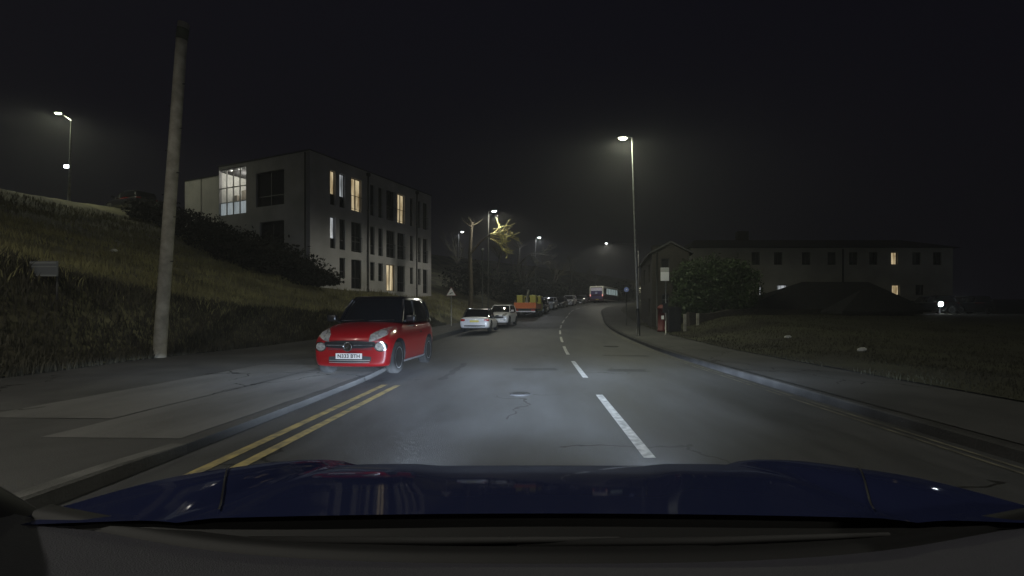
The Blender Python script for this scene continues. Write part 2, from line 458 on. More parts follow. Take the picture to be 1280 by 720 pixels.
patch('road_patch', 2.2, 3.6, 15.0, 15.5, DPATCH, camber, 0.004, 0.1)
patch('road_patch', -2.0, -1.85, 9.8, 13.2, DPATCH, camber, 0.004, 0.05)

for x, y, r in ((-0.25, 7.9, .17), (3.0, 19.0, .3)):
    bm = bmesh.new(); lathe(bm, [(.01, .004), (r * .86, .004), (r * .88, -.002), (r * .92, -.002), (r * .94, .006), (r, .006), (r, -.02)], 28)
    o = obj('manhole_cover', bm, mat('cast_iron', (.022, .022, .023), .75, bump=.5)); o.location = (x, y, camber(x, y) + .006); tag(o, kind='structure')
# banks and fields
def land(name, edge, sgn, zf, us, m, y0=-30, y1=221):
    bm = bmesh.new(); prev = None
    for y in [y for y in YS if y0 <= y <= y1]:
        row = [bm.verts.new((edge(y) + sgn * u, y, zf(u, y))) for u in us]
        if prev:
            for k in range(len(us) - 1): bm.faces.new((prev[k], prev[k + 1], row[k + 1], row[k]))
        prev = row
    bmesh.ops.recalc_face_normals(bm, faces=bm.faces)
    return tag(obj(name, bm, m, smooth=True), kind='structure')
US = [0, 0.1, 0.25, 0.5, 0.8, 1.1, 1.5] + [2 + i * 0.7 for i in range(40)] + [31, 34, 38, 45, 60, 90, 160]
land('grass_bank', be, -1, bank_z, US, SOIL)
land('grass_field', re_, 1, field_z, [0, 0.15, 0.4, 0.8, 1.3, 2, 3, 4, 5, 6.5, 8, 10, 13, 16, 20, 25, 30, 40, 60, 90, 160], FIELD)
bm = bmesh.new(); bmesh.ops.create_grid(bm, x_segments=4, y_segments=4, size=900)
g = tag(obj('ground', bm, FIELD), kind='structure'); g.location = (0, 300, -1.2)

# ------------------------------------------------------------------ grass that nobody could count
def grass(name, pts, m, h0, h1, w=0.012):
    verts, faces = [], []
    for (x, y, z) in pts:
        h = random.uniform(h0, h1); a = random.uniform(0, 2 * PI); l = random.uniform(0.1, 0.7) * h
        dx, dy = math.cos(a), math.sin(a); b = random.uniform(0, 2 * PI); ex, ey = math.cos(b) * l, math.sin(b) * l
        i = len(verts)
        verts += [(x - dx * w, y - dy * w, z - 0.03), (x + dx * w, y + dy * w, z - 0.03),
                  (x + dx * w * 0.6 + ex * 0.4, y + dy * w * 0.6 + ey * 0.4, z + h * 0.6), (x - dx * w * 0.6 + ex * 0.4, y - dy * w * 0.6 + ey * 0.4, z + h * 0.6),
                  (x + ex, y + ey, z + h)]
        faces += [(i, i + 1, i + 2, i + 3), (i + 3, i + 2, i + 4)]
    me = bpy.data.meshes.new(name); me.from_pydata(verts, [], faces); me.materials.append(m)
    o = bpy.data.objects.new(name, me); COL.objects.link(o)
    return o
pts = []
while len(pts) < 42000:
    y = random.uniform(7, 46); u = random.uniform(1.0, 22) ** 1.0
    if noise.noise(Vector((u * 0.5, y * 0.4, 3))) < random.uniform(-0.6, 0.3): continue
    if random.random() > 1.0 - 0.55 * (y - 7) / 40: continue
    pts.append((be(y) - u, y, bank_z(u, y)))
tag(grass('bank_grass', pts, BLADE, 0.1, 0.34, 0.017), 'long olive green grass covering the sloping bank on the left', 'grass', kind='stuff')
pts = []
while len(pts) < 26000:
    y = random.uniform(6, 34); u = random.uniform(-0.05, 1.6)
    pts.append((be(y) - u, y, bank_z(max(0, u), y)))
tag(grass('bank_undergrowth', pts, BLADE2, 0.08, 0.3, 0.016), 'dark straggly undergrowth on the steep foot of the bank', 'undergrowth', kind='stuff')
pts = []
while len(pts) < 24000:
    y = random.uniform(6, 36); v = random.uniform(0.0, 16) * random.uniform(0.3, 1)
    if noise.noise(Vector((v * 0.6, y * 0.5, 8))) < random.uniform(-0.6, 0.2): continue
    pts.append((re_(y) + v, y, field_z(v, y)))
tag(grass('verge_grass', pts, BLADE3, 0.03, 0.09, 0.012), 'short dark grass on the open verge right of the road', 'grass', kind='stuff')

# ------------------------------------------------------------------ buildings
def holed_wall(bm, L, z0, z1, holes, mp, thick=0.25, mi=0):
    """mp(s, z, d): s along the wall, d depth inwards"""
    xs = sorted({0, L} | {h[0] for h in holes} | {h[1] for h in holes})
    zs = sorted({z0, z1} | {h[2] for h in holes} | {h[3] for h in holes})
    for i in range(len(xs) - 1):
        for j in range(len(zs) - 1):
            a, b, c, d = xs[i], xs[i + 1], zs[j], zs[j + 1]
            mx_, mz_ = (a + b) / 2, (c + d) / 2
            if any(h[0] < mx_ < h[1] and h[2] < mz_ < h[3] for h in holes): continue
            bm.faces.new([bm.verts.new(mp(*p)) for p in ((a, c, 0), (b, c, 0), (b, d, 0), (a, d, 0))])
    for a, b, c, d in holes:
        for q in (((a, c), (b, c)), ((b, c), (b, d)), ((b, d), (a, d)), ((a, d), (a, c))):
            (p0, p1) = q
            bm.faces.new([bm.verts.new(v) for v in (mp(*p0, 0), mp(*p1, 0), mp(*p1, thick), mp(*p0, thick))])

def window(parent, h, mp, lit=None, transom=0.3, mullion=False, wz=0.05, depth=0.12, lit_to=None, name='window'):
    """frame bars mesh + panes"""
    a, b, c, d = h
    bm = bmesh.new()
    def bar(a0, a1, c0, c1, dd=0.0):
        v = [mp(x, z, y) for y in (depth + dd, depth + 0.07) for x, z in ((a0, c0), (a1, c0), (a1, c1), (a0, c1))]
        vv = [bm.verts.new(p) for p in v]
        for f in ((0, 1, 2, 3), (7, 6, 5, 4), (0, 4, 5, 1), (1, 5, 6, 2), (2, 6, 7, 3), (3, 7, 4, 0)): bm.faces.new([vv[i] for i in f])
    e = 0.004
    bar(a + e, a + wz, c + e, d - e); bar(b - wz, b - e, c + e, d - e)
    bar(a + wz, b - wz, c + e, c + wz); bar(a + wz, b - wz, d - wz, d - e)
    if transom: bar(a + wz, b - wz, c + (d - c) * transom - wz / 2, c + (d - c) * transom + wz / 2, 0.003)
    if mullion: bar((a + b) / 2 - wz / 2, (a + b) / 2 + wz / 2, c + wz, d - wz, 0.006)
    bmesh.ops.recalc_face_normals(bm, faces=bm.faces)
    w = obj(name, bm, FRAME, parent)
    zt = c + (d - c) * transom if transom else c
    bm = bmesh.new()
    bm.faces.new([bm.verts.new(mp(*p)) for p in ((a + .01, c + .01, depth + .05), (b - .01, c + .01, depth + .05), (b - .01, d - .01, depth + .05), (a + .01, d - .01, depth + .05))]) if not (lit and transom) else None
    if lit and transom:
        for (q0, q1, k) in ((c + .01, zt, 0), (zt, d - .01, 1)):
            f = bm.faces.new([bm.verts.new(mp(*p)) for p in ((a + .01, q0, depth + .05), (b - .01, q0, depth + .05), (b - .01, q1, depth + .05), (a + .01, q1, depth + .05))])
            f.material_index = k
        obj('pane', bm, [DGLASS, lit], w)
    else:
        obj('pane', bm, lit or DGLASS, w)
    return w

# --- three storey block on the bank
B0 = Vector((-14.55, 31.0, 0)); TH = math.atan2(0.917, 0.399)
apt = empty('apartment_building', B0, TH, 'three storey flat roofed pale block with tall windows on the bank above the red car', 'building')
BL, BD, BT = 13.1, 12.9, 11.9
fm = lambda s, z, d: Vector((s, d, z))
gm = lambda s, z, d: Vector((d, s, z))
def t_of(px):
    r = (px - 669) / 600
    return (-14.55 - 31.0 * r) / (0.917 * r - 0.399)
cols = [(416, 3.3, 'n'), (427.9, 3.5, 'n'), (445.4, 6.3, 'w'), (465.5, 2.7, 'n'), (475.7, 2.7, 'n'), (488.2, 5.2, 'w'), (501.3, 4.6, 'w'), (514.5, 2.0, 'n'), (524.3, 1.7, 'n'), (531.6, 2.9, 'w')]
fholes, wins = [], []
FL = [(8.75, 11.1), (5.8, 7.95), (3.15, 5.25)]
litmap = {(416, 0): WARMW, (427.9, 0): COOLW, (445.4, 0): WARMW, (501.3, 0): WARMW, (416, 1): COOLW, (488.2, 2): WARMW}
for (px, hw, k) in cols:
    a, b = t_of(px - hw), t_of(px + hw)
    for fi, (z0, z1) in enumerate(FL):
        if k == 'n' and fi == 2: z0 = 3.85
        if px == 416 and fi == 2: continue
        h = (a, b, z0, z1); fholes.append(h); wins.append((h, litmap.get((px, fi)), k, fi))
bm = bmesh.new()
holed_wall(bm, BL, 1.5, BT, fholes, fm)
gh = [(2.35, 5.1, 8.65, 11.0), (2.35, 4.7, 5.4, 7.6)]
STAIR_H = (6.1, 8.95, 8.35, 11.72)
holed_wall(bm, 9.0, 1.5, BT, gh + [STAIR_H], gm)
ZL = 11.3
bm.faces.new([bm.verts.new(p) for p in ((0, 9.0, ZL), (BL, 9.0, ZL), (BL, 9.0, BT), (0, 9.0, BT))])
for q, zt in ((((BL, 0), (BL, 9.0)), BT), (((BL, 9.0), (BL, BD)), ZL), (((BL, BD), (0, BD)), ZL)):
    bm.faces.new([bm.verts.new((q[i][0], q[i][1], z)) for i, z in ((0, 1.5), (1, 1.5), (1, zt), (0, zt))])
obj('wall', bm, RENDERW, apt)
bm = bmesh.new(); holed_wall(bm, BD - 9.0, 1.5, ZL, [(1.9, 2.05, 1.6, ZL - .05)], lambda s, z, d: Vector((d, s + 9.0, z)))
bm.faces.new([bm.verts.new(p) for p in ((.25, 10.9, 1.6), (.25, 11.05, 1.6), (.25, 11.05, ZL - .05), (.25, 10.9, ZL - .05))])
obj('end_wall', bm, mat('white_end_wall_render', (.8, .77, .74), .85, bump=.2, bscale=30, color2=(.66, .64, .62), vscale=.7), apt)
for h, lit, k, fi in wins:
    w = window(apt, h, fm, lit, 0.32 if k == 'n' else (0.0 if lit else 0.36), mullion=(k == 'w'))
for h in gh: window(apt, h, gm, None, 0.3, mullion=True)
# roof and parapet coping
bm = bmesh.new(); bm.faces.new([bm.verts.new(p) for p in ((0.2, 0.2, BT - 0.35), (BL - .2, 0.2, BT - .35), (BL - .2, 8.98, BT - .35), (0.2, 8.98, BT - .35))])
box(bm, (BL / 2, 0.12, BT + 0.04), (BL + 0.1, 0.34, 0.07)); box(bm, (0.12, 4.6, BT + 0.043), (0.34, 8.9, 0.07)); box(bm, (BL / 2, 11.0, ZL - .1), (BL - .5, 3.6, .1)); box(bm, (0.12, 11.0, ZL + .03), (0.34, 3.9, 0.06))
box(bm, (BL / 2, 8.9, BT + 0.046), (BL, 0.34, 0.07)); box(bm, (BL - 0.12, 4.5, BT + 0.049), (0.34, 9.0, 0.07))
obj('roof', bm, ROOFM, apt)
for px in (459.4, 520.4):
    bm = bmesh.new(); t = t_of(px); tube(bm, [(t, -0.07, 2.2), (t, -0.07, BT - 0.15)], 0.06, 8); box(bm, (t, -0.09, BT - 0.2), (0.26, 0.17, 0.24), bev=0.02)
    for z in (3.5, 6, 9): box(bm, (t, -0.04, z), (0.18, 0.07, 0.05))
    obj('drain_pipe', bm, PIPE, apt)
bm = bmesh.new(); tube(bm, [(-0.07, 0.35, 2.2), (-0.07, 0.35, BT - 0.1)], 0.055, 8); obj('drain_pipe', bm, PIPE, apt)
# juliet balcony rails in front of the wide windows
for h, lit, k, fi in wins:
    if k == 'w' and fi < 2:
        bm = bmesh.new(); a, b, z0, z1 = h
        tube(bm, [(a - .04, -0.05, z0 + 1.05), (b + .04, -0.05, z0 + 1.05)], 0.02, 6); tube(bm, [(a - .04, -0.05, z0 + .1), (b + .04, -0.05, z0 + .1)], 0.015, 6)
        n = 8
        for i in range(n + 1):
            x = a - .03 + (b - a + .06) * i / n; tube(bm, [(x, -0.05, z0 + .1), (x, -0.05, z0 + 1.05)], 0.008, 4)
        obj('balcony_rail', bm, FRAME, apt)
# the lit glazed stairwell: a room with a back wall, floor, ceiling light and rails
a, b, c, d = STAIR_H
bm = bmesh.new()
def quad(*ps): bm.faces.new([bm.verts.new(p) for p in ps])
quad(gm(a, c, 2.2), gm(b, c, 2.2), gm(b, d, 2.2), gm(a, d, 2.2)); quad(gm(a, c, 0.2), gm(b, c, .2), gm(b, c, 2.2), gm(a, c, 2.2)); quad(gm(a, d, .2), gm(b, d, .2), gm(b, d, 2.2), gm(a, d, 2.2))
quad(gm(a, c, .2), gm(a, d, .2), gm(a, d, 2.2), gm(a, c, 2.2)); quad(gm(b, c, .2), gm(b, d, .2), gm(b, d, 2.2), gm(b, c, 2.2))
stw = obj('stairwell', bm, mat('stairwell_plaster', (0.7, 0.7, 0.66), 0.8, var=0.15, vscale=2), apt)
bm = bmesh.new()
for s in (0.3, 1.15, 2.0): box(bm, gm(a + s + 0.2, d - 0.06, 1.2), (1.5, 0.12, 0.06))
obj('ceiling_light', bm, glow('lit_strip_lamp', (1, 1, 0.93), 3.5), stw)
bm = bmesh.new()
box(bm, gm(a + 1.9, c + 1.1, 1.5), (0.2, 1.1, 2.1)); box(bm, gm(a + 2.5, c + 0.9, 1.1), (0.25, 0.3, 1.6))
for i in range(6): box(bm, gm(a + 0.35 + i * 0.18, c + 0.35 + i * 0.34, 1.4), (0.9, 0.2, 0.06))
obj('staircase', bm, mat('stair_concrete', (0.4, 0.36, 0.3), 0.8), stw)
bm = bmesh.new()
for s in (0.03, 0.75, 1.45, 2.15, 2.87): box(bm, gm(a + s, (c + d) / 2, 0.1), (0.07, 0.06, d - c - .02))
for z in (c + .03, c + 0.95, c + 2.0, d - .03): box(bm, gm((a + b) / 2, z, 0.104), (0.06, b - a - .02, 0.06))
obj('window_frame', bm, mat('pale_window_frame', (0.3, 0.3, 0.29), 0.5), stw)
bm = bmesh.new(); quad(gm(a, c, 0.14), gm(b, c, .14), gm(b, c + 0.95, .14), gm(a, c + 0.95, .14))
obj('frosted_panel', bm, glow('lit_frosted_glass', (0.62, 0.7, 0.72), 0.42, True, (0.4, 0.47, 0.5)), stw)
L = bpy.data.lights.new('stairwell_lamp', 'POINT'); L.energy = 55; L.color = (1, 0.97, 0.88); L.shadow_soft_size = 0.3
lo = bpy.data.objects.new('stairwell_lamp', L); COL.objects.link(lo); lo.parent = stw; lo.location = gm((a + b) / 2, d - 0.5, 1.0)

# --- long dark two storey terrace behind the field on the right
ter = empty('terraced_building', (13.6, 41.5, 0), 0, 'long dark two storey block behind the verge at right with a lit window above another', 'building')
tm = lambda s, z, d: Vector((s, d, z))
TL = 22.5
def tx(px): return (px - 669) * 41.5 / 600 - 13.6
def tz(py): return 1.3 + (393 - py) * 41.5 / 600
tw = []
for px in (945, 973, 1008, 1040, 1067, 1092, 1118, 1146, 1172):
    hw = 4.0 if px == 1118 else 5.5
    tw.append(((tx(px - hw), tx(px + hw), tz(331), tz(315)), WARMW if px == 1118 else None))
for px, hw in ((951, 1.6), (978, 6.5), (1024, 3), (1080, 3), (1120, 5.0), (1150, 5.5)):
    tw.append(((tx(px - hw), tx(px + hw), tz(369), tz(356)), COOLW if px in (951, 978) else WARMW if px == 1120 else None))
bm = bmesh.new(); holed_wall(bm, TL, 0.3, tz(310), [h for h, _ in tw], tm)
for q in (((0, 0), (0, 8)), ((TL, 0), (TL, 8)), ((0, 8), (TL, 8))):
    bm.faces.new([bm.verts.new((q[i][0], q[i][1], z)) for i, z in ((0, .3), (1, .3), (1, tz(310)), (0, tz(310)))])
obj('wall', bm, RENDERD, ter)
for h, lit in tw: window(ter, h, tm, lit, 0.0, mullion=(lit is None), wz=0.06)
bm = bmesh.new(); zr = tz(310)
v = [bm.verts.new(p) for p in ((-.4, -.4, zr), (TL + .4, -.4, zr), (TL + .4, 8.4, zr), (-.4, 8.4, zr), (1.5, 4, zr + 1.3), (TL - 1.5, 4, zr + 1.3))]
for f in ((0, 1, 5, 4), (1, 2, 5), (2, 3, 4, 5), (3, 0, 4), (3, 2, 1, 0)): bm.faces.new([v[i] for i in f])
rf = obj('roof', bm, SLATE, ter)
bm = bmesh.new(); box(bm, (6, 4, zr + 1.5), (1.0, 0.6, 1.2)); obj('chimney', bm, STONE, rf)
bm = bmesh.new(); t = tx(1053); tube(bm, [(t, -0.08, 0.5), (t, -0.08, zr - .1)], 0.07, 8); obj('drain_pipe', bm, PIPE, ter)

# --- low hipped roof garage blocks in front of it
def low_block(x0, x1, y0, y1, ze, zr, rx0, rx1, label, doors):
    e = empty('garage_block', ((x0 + x1) / 2, (y0 + y1) / 2, 0), 0, label, 'garage')
    hx, hy = (x1 - x0) / 2, (y1 - y0) / 2; mx_ = (x0 + x1) / 2
    bm = bmesh.new(); box(bm, (0, 0, (ze + 0.2) / 2), (hx * 2 - .6, hy * 2 - .6, ze - 0.2)); obj('wall', bm, STONE, e)
    bm = bmesh.new()
    v = [bm.verts.new(p) for p in ((-hx, -hy, ze), (hx, -hy, ze), (hx, hy, ze), (-hx, hy, ze), (rx0 - mx_, 0, zr), (rx1 - mx_, 0, zr), (-hx, -hy, ze - .15), (hx, -hy, ze - .15), (hx, hy, ze - .15), (-hx, hy, ze - .15))]
    for f in ((0, 1, 5, 4), (1, 2, 5), (2, 3, 4, 5), (3, 0, 4), (6, 7, 1, 0), (7, 8, 2, 1), (8, 9, 3, 2), (9, 6, 0, 3), (9, 8, 7, 6)): bm.faces.new([v[i] for i in f])
    obj('roof', bm, SLATE, e)
    for i in range(doors):
        bm = bmesh.new(); x = -hx + (i + 0.5) * 2 * hx / doors
        box(bm, (x, -hy + 0.29, ze - 0.75), (2.1, 0.06, 1.3))
        for k in range(5): box(bm, (x - 0.8 + k * 0.4, -hy + 0.25, ze - .75), (0.05, 0.03, 1.26))
        obj('garage_door', bm, FRAME, e)
low_block(13.4, 26.0, 31.5, 36.5, 1.6, 3.6, 18.9, 23.6, 'low dark garage with a long hipped roof cutting across a lit window', 4)
low_block(18.3, 22.9, 28.6, 30.8, 1.5, 2.85, 20.2, 21.0, 'smaller brownish garage with a pointed hip roof in front of the long one', 2)

# --- stone house at the kerb, past the right hand street lamp
hse = empty('stone_house', (7.55, 31.0, 0), R(-8), 'tall narrow gritstone house end right of the street lamp, dark windows', 'house')
HL, HD, HZ = 2.3, 9.0, 5.4
hm = lambda s, z, d: Vector((s, d, z)); hs = lambda s, z, d: Vector((d, s, z))
hh = [(0.55, 1.1, 3.6, 4.9), (0.6, 1.05, 1.9, 2.6)]; h2 = [(1.5, 2.4, 3.5, 4.7), (5.5, 6.4, 3.5, 4.7), (1.5, 2.4, 1.2, 2.4)]
bm = bmesh.new(); holed_wall(bm, HL, -.2, HZ, hh, hm); holed_wall(bm, HD, -.2, HZ, h2, hs)
for q in (((HL, 0), (HL, HD)), ((HL, HD), (0, HD))):
    bm.faces.new([bm.verts.new((q[i][0], q[i][1], z)) for i, z in ((0, -.2), (1, -.2), (1, HZ), (0, HZ))])
for y in (0, HD): bm.faces.new([bm.verts.new(p) for p in ((0, y, HZ), (HL, y, HZ), (HL / 2, y, HZ + .45))])
obj('wall', bm, stone('dark_gritstone', (0.03, 0.025, 0.021), (0.018, 0.015, 0.014), (0.016, 0.014, 0.013)), hse)  # wall gritstone in a darker tone than the chimney and low walls
for h in hh: window(hse, h, hm, None, 0.5)
for h in h2: window(hse, h, hs, None, 0.5, mullion=True)
bm = bmesh.new()
for s in (0, 1):
    pts_ = [(-.25, HZ - .25), (HL / 2, HZ + .5)] if s == 0 else [(HL + .25, HZ - .25), (HL / 2, HZ + .5)]
    v = [bm.verts.new((x, y, z + dz)) for y in (-.2, HD + .2) for dz in (0, .1) for x, z in pts_]
    for f in ((0, 1, 3, 2), (4, 6, 7, 5), (2, 3, 7, 6), (0, 4, 5, 1), (0, 2, 6, 4)): bm.faces.new([v[i] for i in f])
rf = obj('roof', bm, SLATE, hse)
bm = bmesh.new(); box(bm, (HL / 2, 7.5, HZ + .7), (0.9, 0.6, 1.3)); obj('chimney', bm, STONE, rf)
bm = bmesh.new(); tube(bm, [(0.3, -0.07, 0), (0.3, -0.07, HZ - .1)], 0.05, 8); obj('drain_pipe', bm, PIPE, hse)

# --- low stone wall along the verge
def low_wall(p0, p1, label, h=0.75, top=1.36):
    bm = bmesh.new(); d = (p1 - p0); n = int(d.length / 0.35); prev = None
    nrm = Vector((-d.y, d.x, 0)).normalized() * 0.16
    for i in range(n + 1):
        p = p0 + d * i / n; zb = land_right(p.x, p.y) - .15; zt = max(zb + 0.5, top + random.uniform(-.03, .03))
        row = [bm.verts.new(q) for q in ((p - nrm).to_tuple()[:2] + (zb,), (p - nrm * .9).to_tuple()[:2] + (zt,), (p + nrm * .9).to_tuple()[:2] + (zt + .02,), (p + nrm).to_tuple()[:2] + (zb,))]
        if prev:
            for k in range(3): bm.faces.new((prev[k], prev[k + 1], row[k + 1], row[k]))
        else: bm.faces.new(row)
        prev = row
    bm.faces.new(prev[::-1]); bmesh.ops.recalc_face_normals(bm, faces=bm.faces)
    return tag(obj('stone_wall', bm, STONE), label, 'wall')
low_wall(Vector((8.9, 28.0, 0)), Vector((25, 34.0, 0)), 'low brown stone wall at the back of the dark verge, running right from the hedge', top=1.38)

# ------------------------------------------------------------------ street lamps
def street_lamp(base, top, arm, name='street_lamp', label='', lit=LAMPG, power=LAMP_W, color=(0.98, 1.0, 0.72), rb=0.09, head=0.34, group='lit street lamps along the road', low_sleeve=True, matp=GALV):
    base, top = Vector(base), Vector(top)
    e = empty(name, base, 0, label, 'street lamp', group)
    t = top - base; bm = bmesh.new()
    pts_, rr = [], []
    for i in range(9):
        f = i / 8; pts_.append(t * f); rr.append(rb * 0.75 * (1 - f) + 0.038 * f)
    tube(bm, pts_, rr, 10); obj('pole', bm, matp, e)
    if low_sleeve:
        bm = bmesh.new(); tube(bm, [Vector((0, 0, -.1)), t * 0.12, t * 0.135], [rb * 1.15, rb * 1.1, rb * .7], 12)
        box(bm, (0, -rb * 1.14, 0.65), (0.1, 0.02, 0.42), bev=0.005); obj('base_sleeve', bm, BLACKM, e)
    a = Vector(arm); bm = bmesh.new(); tube(bm, [t - Vector((0, 0, .02)), t + a * 0.5 + Vector((0, 0, .05)), t + a * .8], 0.03, 8); obj('arm', bm, matp, e)
    ang = math.atan2(a.y, a.x); rot = Matrix.Rotation(ang, 3, 'Z')
    bm = bmesh.new(); vs = box(bm, (0, 0, 0), (head * 1.9, head * 0.75, 0.09), bev=0.035); bmesh.ops.rotate(bm, verts=bm.verts, cent=(0, 0, 0), matrix=rot)
    bmesh.ops.translate(bm, verts=bm.verts, vec=t + a + Vector((0, 0, 0.05))); hd = obj('lamp_head', bm, SIGNG, e, True)
    bm = bmesh.new(); lathe(bm, [(0.01, -0.09), (0.1, -0.075), (0.14, -.03), (0.14, 0.0)], 16)
    bmesh.ops.scale(bm, verts=bm.verts, vec=(head * 4.2, head * 1.9, 1.0)); bmesh.ops.rotate(bm, verts=bm.verts, cent=(0, 0, 0), matrix=rot)
    bmesh.ops.translate(bm, verts=bm.verts, vec=t + a); obj('lamp_lens', bm, lit, hd)
    if power:
        L = bpy.data.lights.new('lamp_light', 'SPOT'); L.energy = power; L.color = color; L.spot_size = R(174); L.spot_blend = 0.3; L.shadow_soft_size = 0.15
        lo = bpy.data.objects.new('lamp_light', L); COL.objects.link(lo); lo.parent = hd; lo.location = t + a + Vector((0, 0, -0.14))
    return e
def gl(x, y): return land_right(x, y) if x > cx(y) else land_left(x, y)
# right hand lamp by the stone house
p = Vector((5.16, 24.0, gl(5.16, 24)))
street_lamp(p, W(790, 172, 24), (-0.46, 0.0, -0.02), label='tall lit street lamp on the right pavement beside the stone house', power=1500)
# added unseen lamps behind the camera that light the near pavement and pole
street_lamp((5.2, -9.0, 0.1), (5.0, -9.0, 9.6), (-0.7, 0.1, 0.0), label='added street lamp, out of view, on the right pavement behind the camera', power=850, color=(1.0, .96, .84))
street_lamp((-9.2, -2.0, 0.12), (-9.1, -2.0, 11.3), (0.7, 0.1, 0.0), label='added street lamp, out of view, on the left pavement behind the camera', power=2500, color=(1.0, .96, .84))
# hilltop lamp
bx, by = -34.0, 35.0
street_lamp((bx, by, land_left(bx, by) - .1), W(89, 150, by), (-0.75, -0.2, 0.42), label='lit street lamp on top of the bank far left, arm pointing left', power=1100, rb=0.13, head=0.3, low_sleeve=False)
bm = bmesh.new(); pz = W(83, 208, 34.8)
fl = empty('flood_lamp', pz, 0, 'small white lamp low on the pole of the hilltop street lamp', 'lamp')
box(bm, (0, 0.1, 0), (0.4, 0.16, 0.3), bev=0.04); obj('housing', bm, SIGNG, fl)
bm = bmesh.new(); box(bm, (0, -0.01, 0), (0.3, 0.04, 0.2), bev=0.01); obj('lens', bm, LAMPW, fl)
bm = bmesh.new(); tube(bm, [(0, 0.2, 0), (0, 0.3, 0.0)], .04); obj('bracket', bm, GALV, fl)
# lamps down the left side
def left_lamp(px, py, Y, label, color=(0.92, 0.96, 1.0), power=LAMP_W, lit=LAMPW, arm=0.45, x=None):
    hp = W(px, py, Y); xb = hp.x - arm
    return street_lamp((xb - 0.03, Y, gl(xb, Y)), (xb, Y, hp.z), (arm, -0.1, 0.0), label=label, color=color, power=power, lit=lit, rb=0.06, head=0.3, matp=DPOLE)
left_lamp(618, 264, 36, 'lit street lamp behind the bright bare branches left of the road', power=820, color=(1, .97, .8))
left_lamp(674, 297, 60, 'smaller lit street lamp further on, above the parked cars', power=700, x=None)
left_lamp(578, 290, 58, 'faint lit street lamp seen just left of the tall bare trunk', power=300)
hp = W(757, 305, 78); street_lamp((hp.x + 1.2 + 4.2, 78, gl(hp.x + 5.4, 78)), (hp.x + 5.3, 78, hp.z), (-5.2, -0.1, .1), label='distant lit street lamp above the bus', power=1700, color=(1, .97, .8), lit=LAMPW)
hp = W(796, 358, 120); street_lamp((hp.x + .8, 120, hp.z - 4), (hp.x + .8, 120, hp.z), (-0.7, 0, 0), label='farthest street lamp, a dot of light right of the bus', power=600, lit=LAMPW, head=.3)

# wooden pole on the left
tb = Vector((-10.81, 13.8, gz(13.8) + .1)); tt = W(227, 50, 13.8); t3 = W(230, 28, 13.8)
up = empty('telegraph_pole', tb, 0, 'tall weathered wooden pole leaning slightly right at the foot of the bank', 'pole')
bm = bmesh.new(); n = 14; d = tt - tb
tube(bm, [d * i / n + Vector((noise.noise(Vector((i, 0, 0))) * .03, 0, 0)) - Vector((0, 0, .2 if i == 0 else 0)) for i in range(n + 1)], [0.165 - 0.03 * i / n for i in range(n + 1)], 14); obj('shaft', bm, POLEW, up)
bm = bmesh.new(); tube(bm, [d + (t3 - tt) * 0.02, d + (t3 - tt) * .62], [.15, .15], 14); obj('dark_band', bm, mat('dark_pole_band', (0.05, 0.06, 0.04), .8), up)
bm = bmesh.new(); tube(bm, [d + (t3 - tt) * .62, d + (t3 - tt) * .95, d + (t3 - tt)], [.145, .15, .07], 14); obj('pole_top', bm, mat('pale_pole_cap', (0.3, 0.29, 0.25), .8), up)
bm = bmesh.new()
for i in range(9): box(bm, d * (0.3 + i * 0.07) + Vector(((-1) ** i * 0.17, -.02, 0)), (0.12, 0.025, 0.025))
obj('step_iron', bm, BLACKM, up)

# info sign on the bank foot at far left
for _i in range(60):
    s0 = W(55, 336, 9.0 + _i * .05)
    if s0.z - land_left(s0.x, s0.y) < .55: break
sg = empty('notice_board', (s0.x, s0.y, land_left(s0.x, s0.y)), 0, 'small pale rectangular notice on two posts at the far left', 'sign')
zz = s0.z - sg.location.z
bm = bmesh.new(); box(bm, (0, 0, zz), (0.66, 0.03, 0.36), bev=0.01); obj('board', bm, mat('dull_board', (.12, .13, .14), .6), sg)
bm = bmesh.new()
for k, dz in enumerate((0.14, 0.05, -0.16)): box(bm, (0, -0.018, zz + dz), (0.62, 0.006, 0.035 if k != 1 else 0.02))
obj('pale_stripe', bm, SIGNG, sg)
for sx in (-.27, .27):
    bm = bmesh.new(); tube(bm, [(sx, 0.04, -.2), (sx, 0.04, zz + .15)], .025, 8); obj('post', bm, BLACKM, sg)

# warning triangle
def road_sign(base, top_z, name, label, shape):
    e = empty(name, base, 0, label, 'road sign')
    h = top_z - base[2]
    bm = bmesh.new(); tube(bm, [(0, 0.03, -.1), (0, 0.03, h + .1)], .035, 8); obj('post', bm, GALV if shape != 'flag' else GALV, e)
    return e, h
Y = 33.0; s0 = W(564, 366, Y)
e, h = road_sign((s0.x, Y, gl(s0.x, Y)), s0.z, 'warning_sign', 'white triangular warning sign on a post at the foot of the grass bank', 'tri')
def tri(bm, r, y, th=0.006):
    ps = [(r * math.sin(a), r * math.cos(a)) for a in (0, 2 * PI / 3, 4 * PI / 3)]
    f = [bm.verts.new((x, y, h + z)) for x, z in ps]; b = [bm.verts.new((x, y + th, h + z)) for x, z in ps]
    bm.faces.new(f[::-1]); bm.faces.new(b)
    for i in range(3): bm.faces.new((f[i], f[(i + 1) % 3], b[(i + 1) % 3], b[i]))
bm = bmesh.new(); tri(bm, 0.4, -.01, .012); bd = obj('sign_plate', bm, SIGNR, e)
bm = bmesh.new(); tri(bm, 0.36, -.018); obj('sign_face', bm, SIGNW, bd)
bm = bmesh.new(); tube(bm, [(-.1, -.024, h - .1), (-.02, -.024, h - .02), (0.1, -.024, h + .0)], .022, 6); obj('symbol', bm, INK, bd)

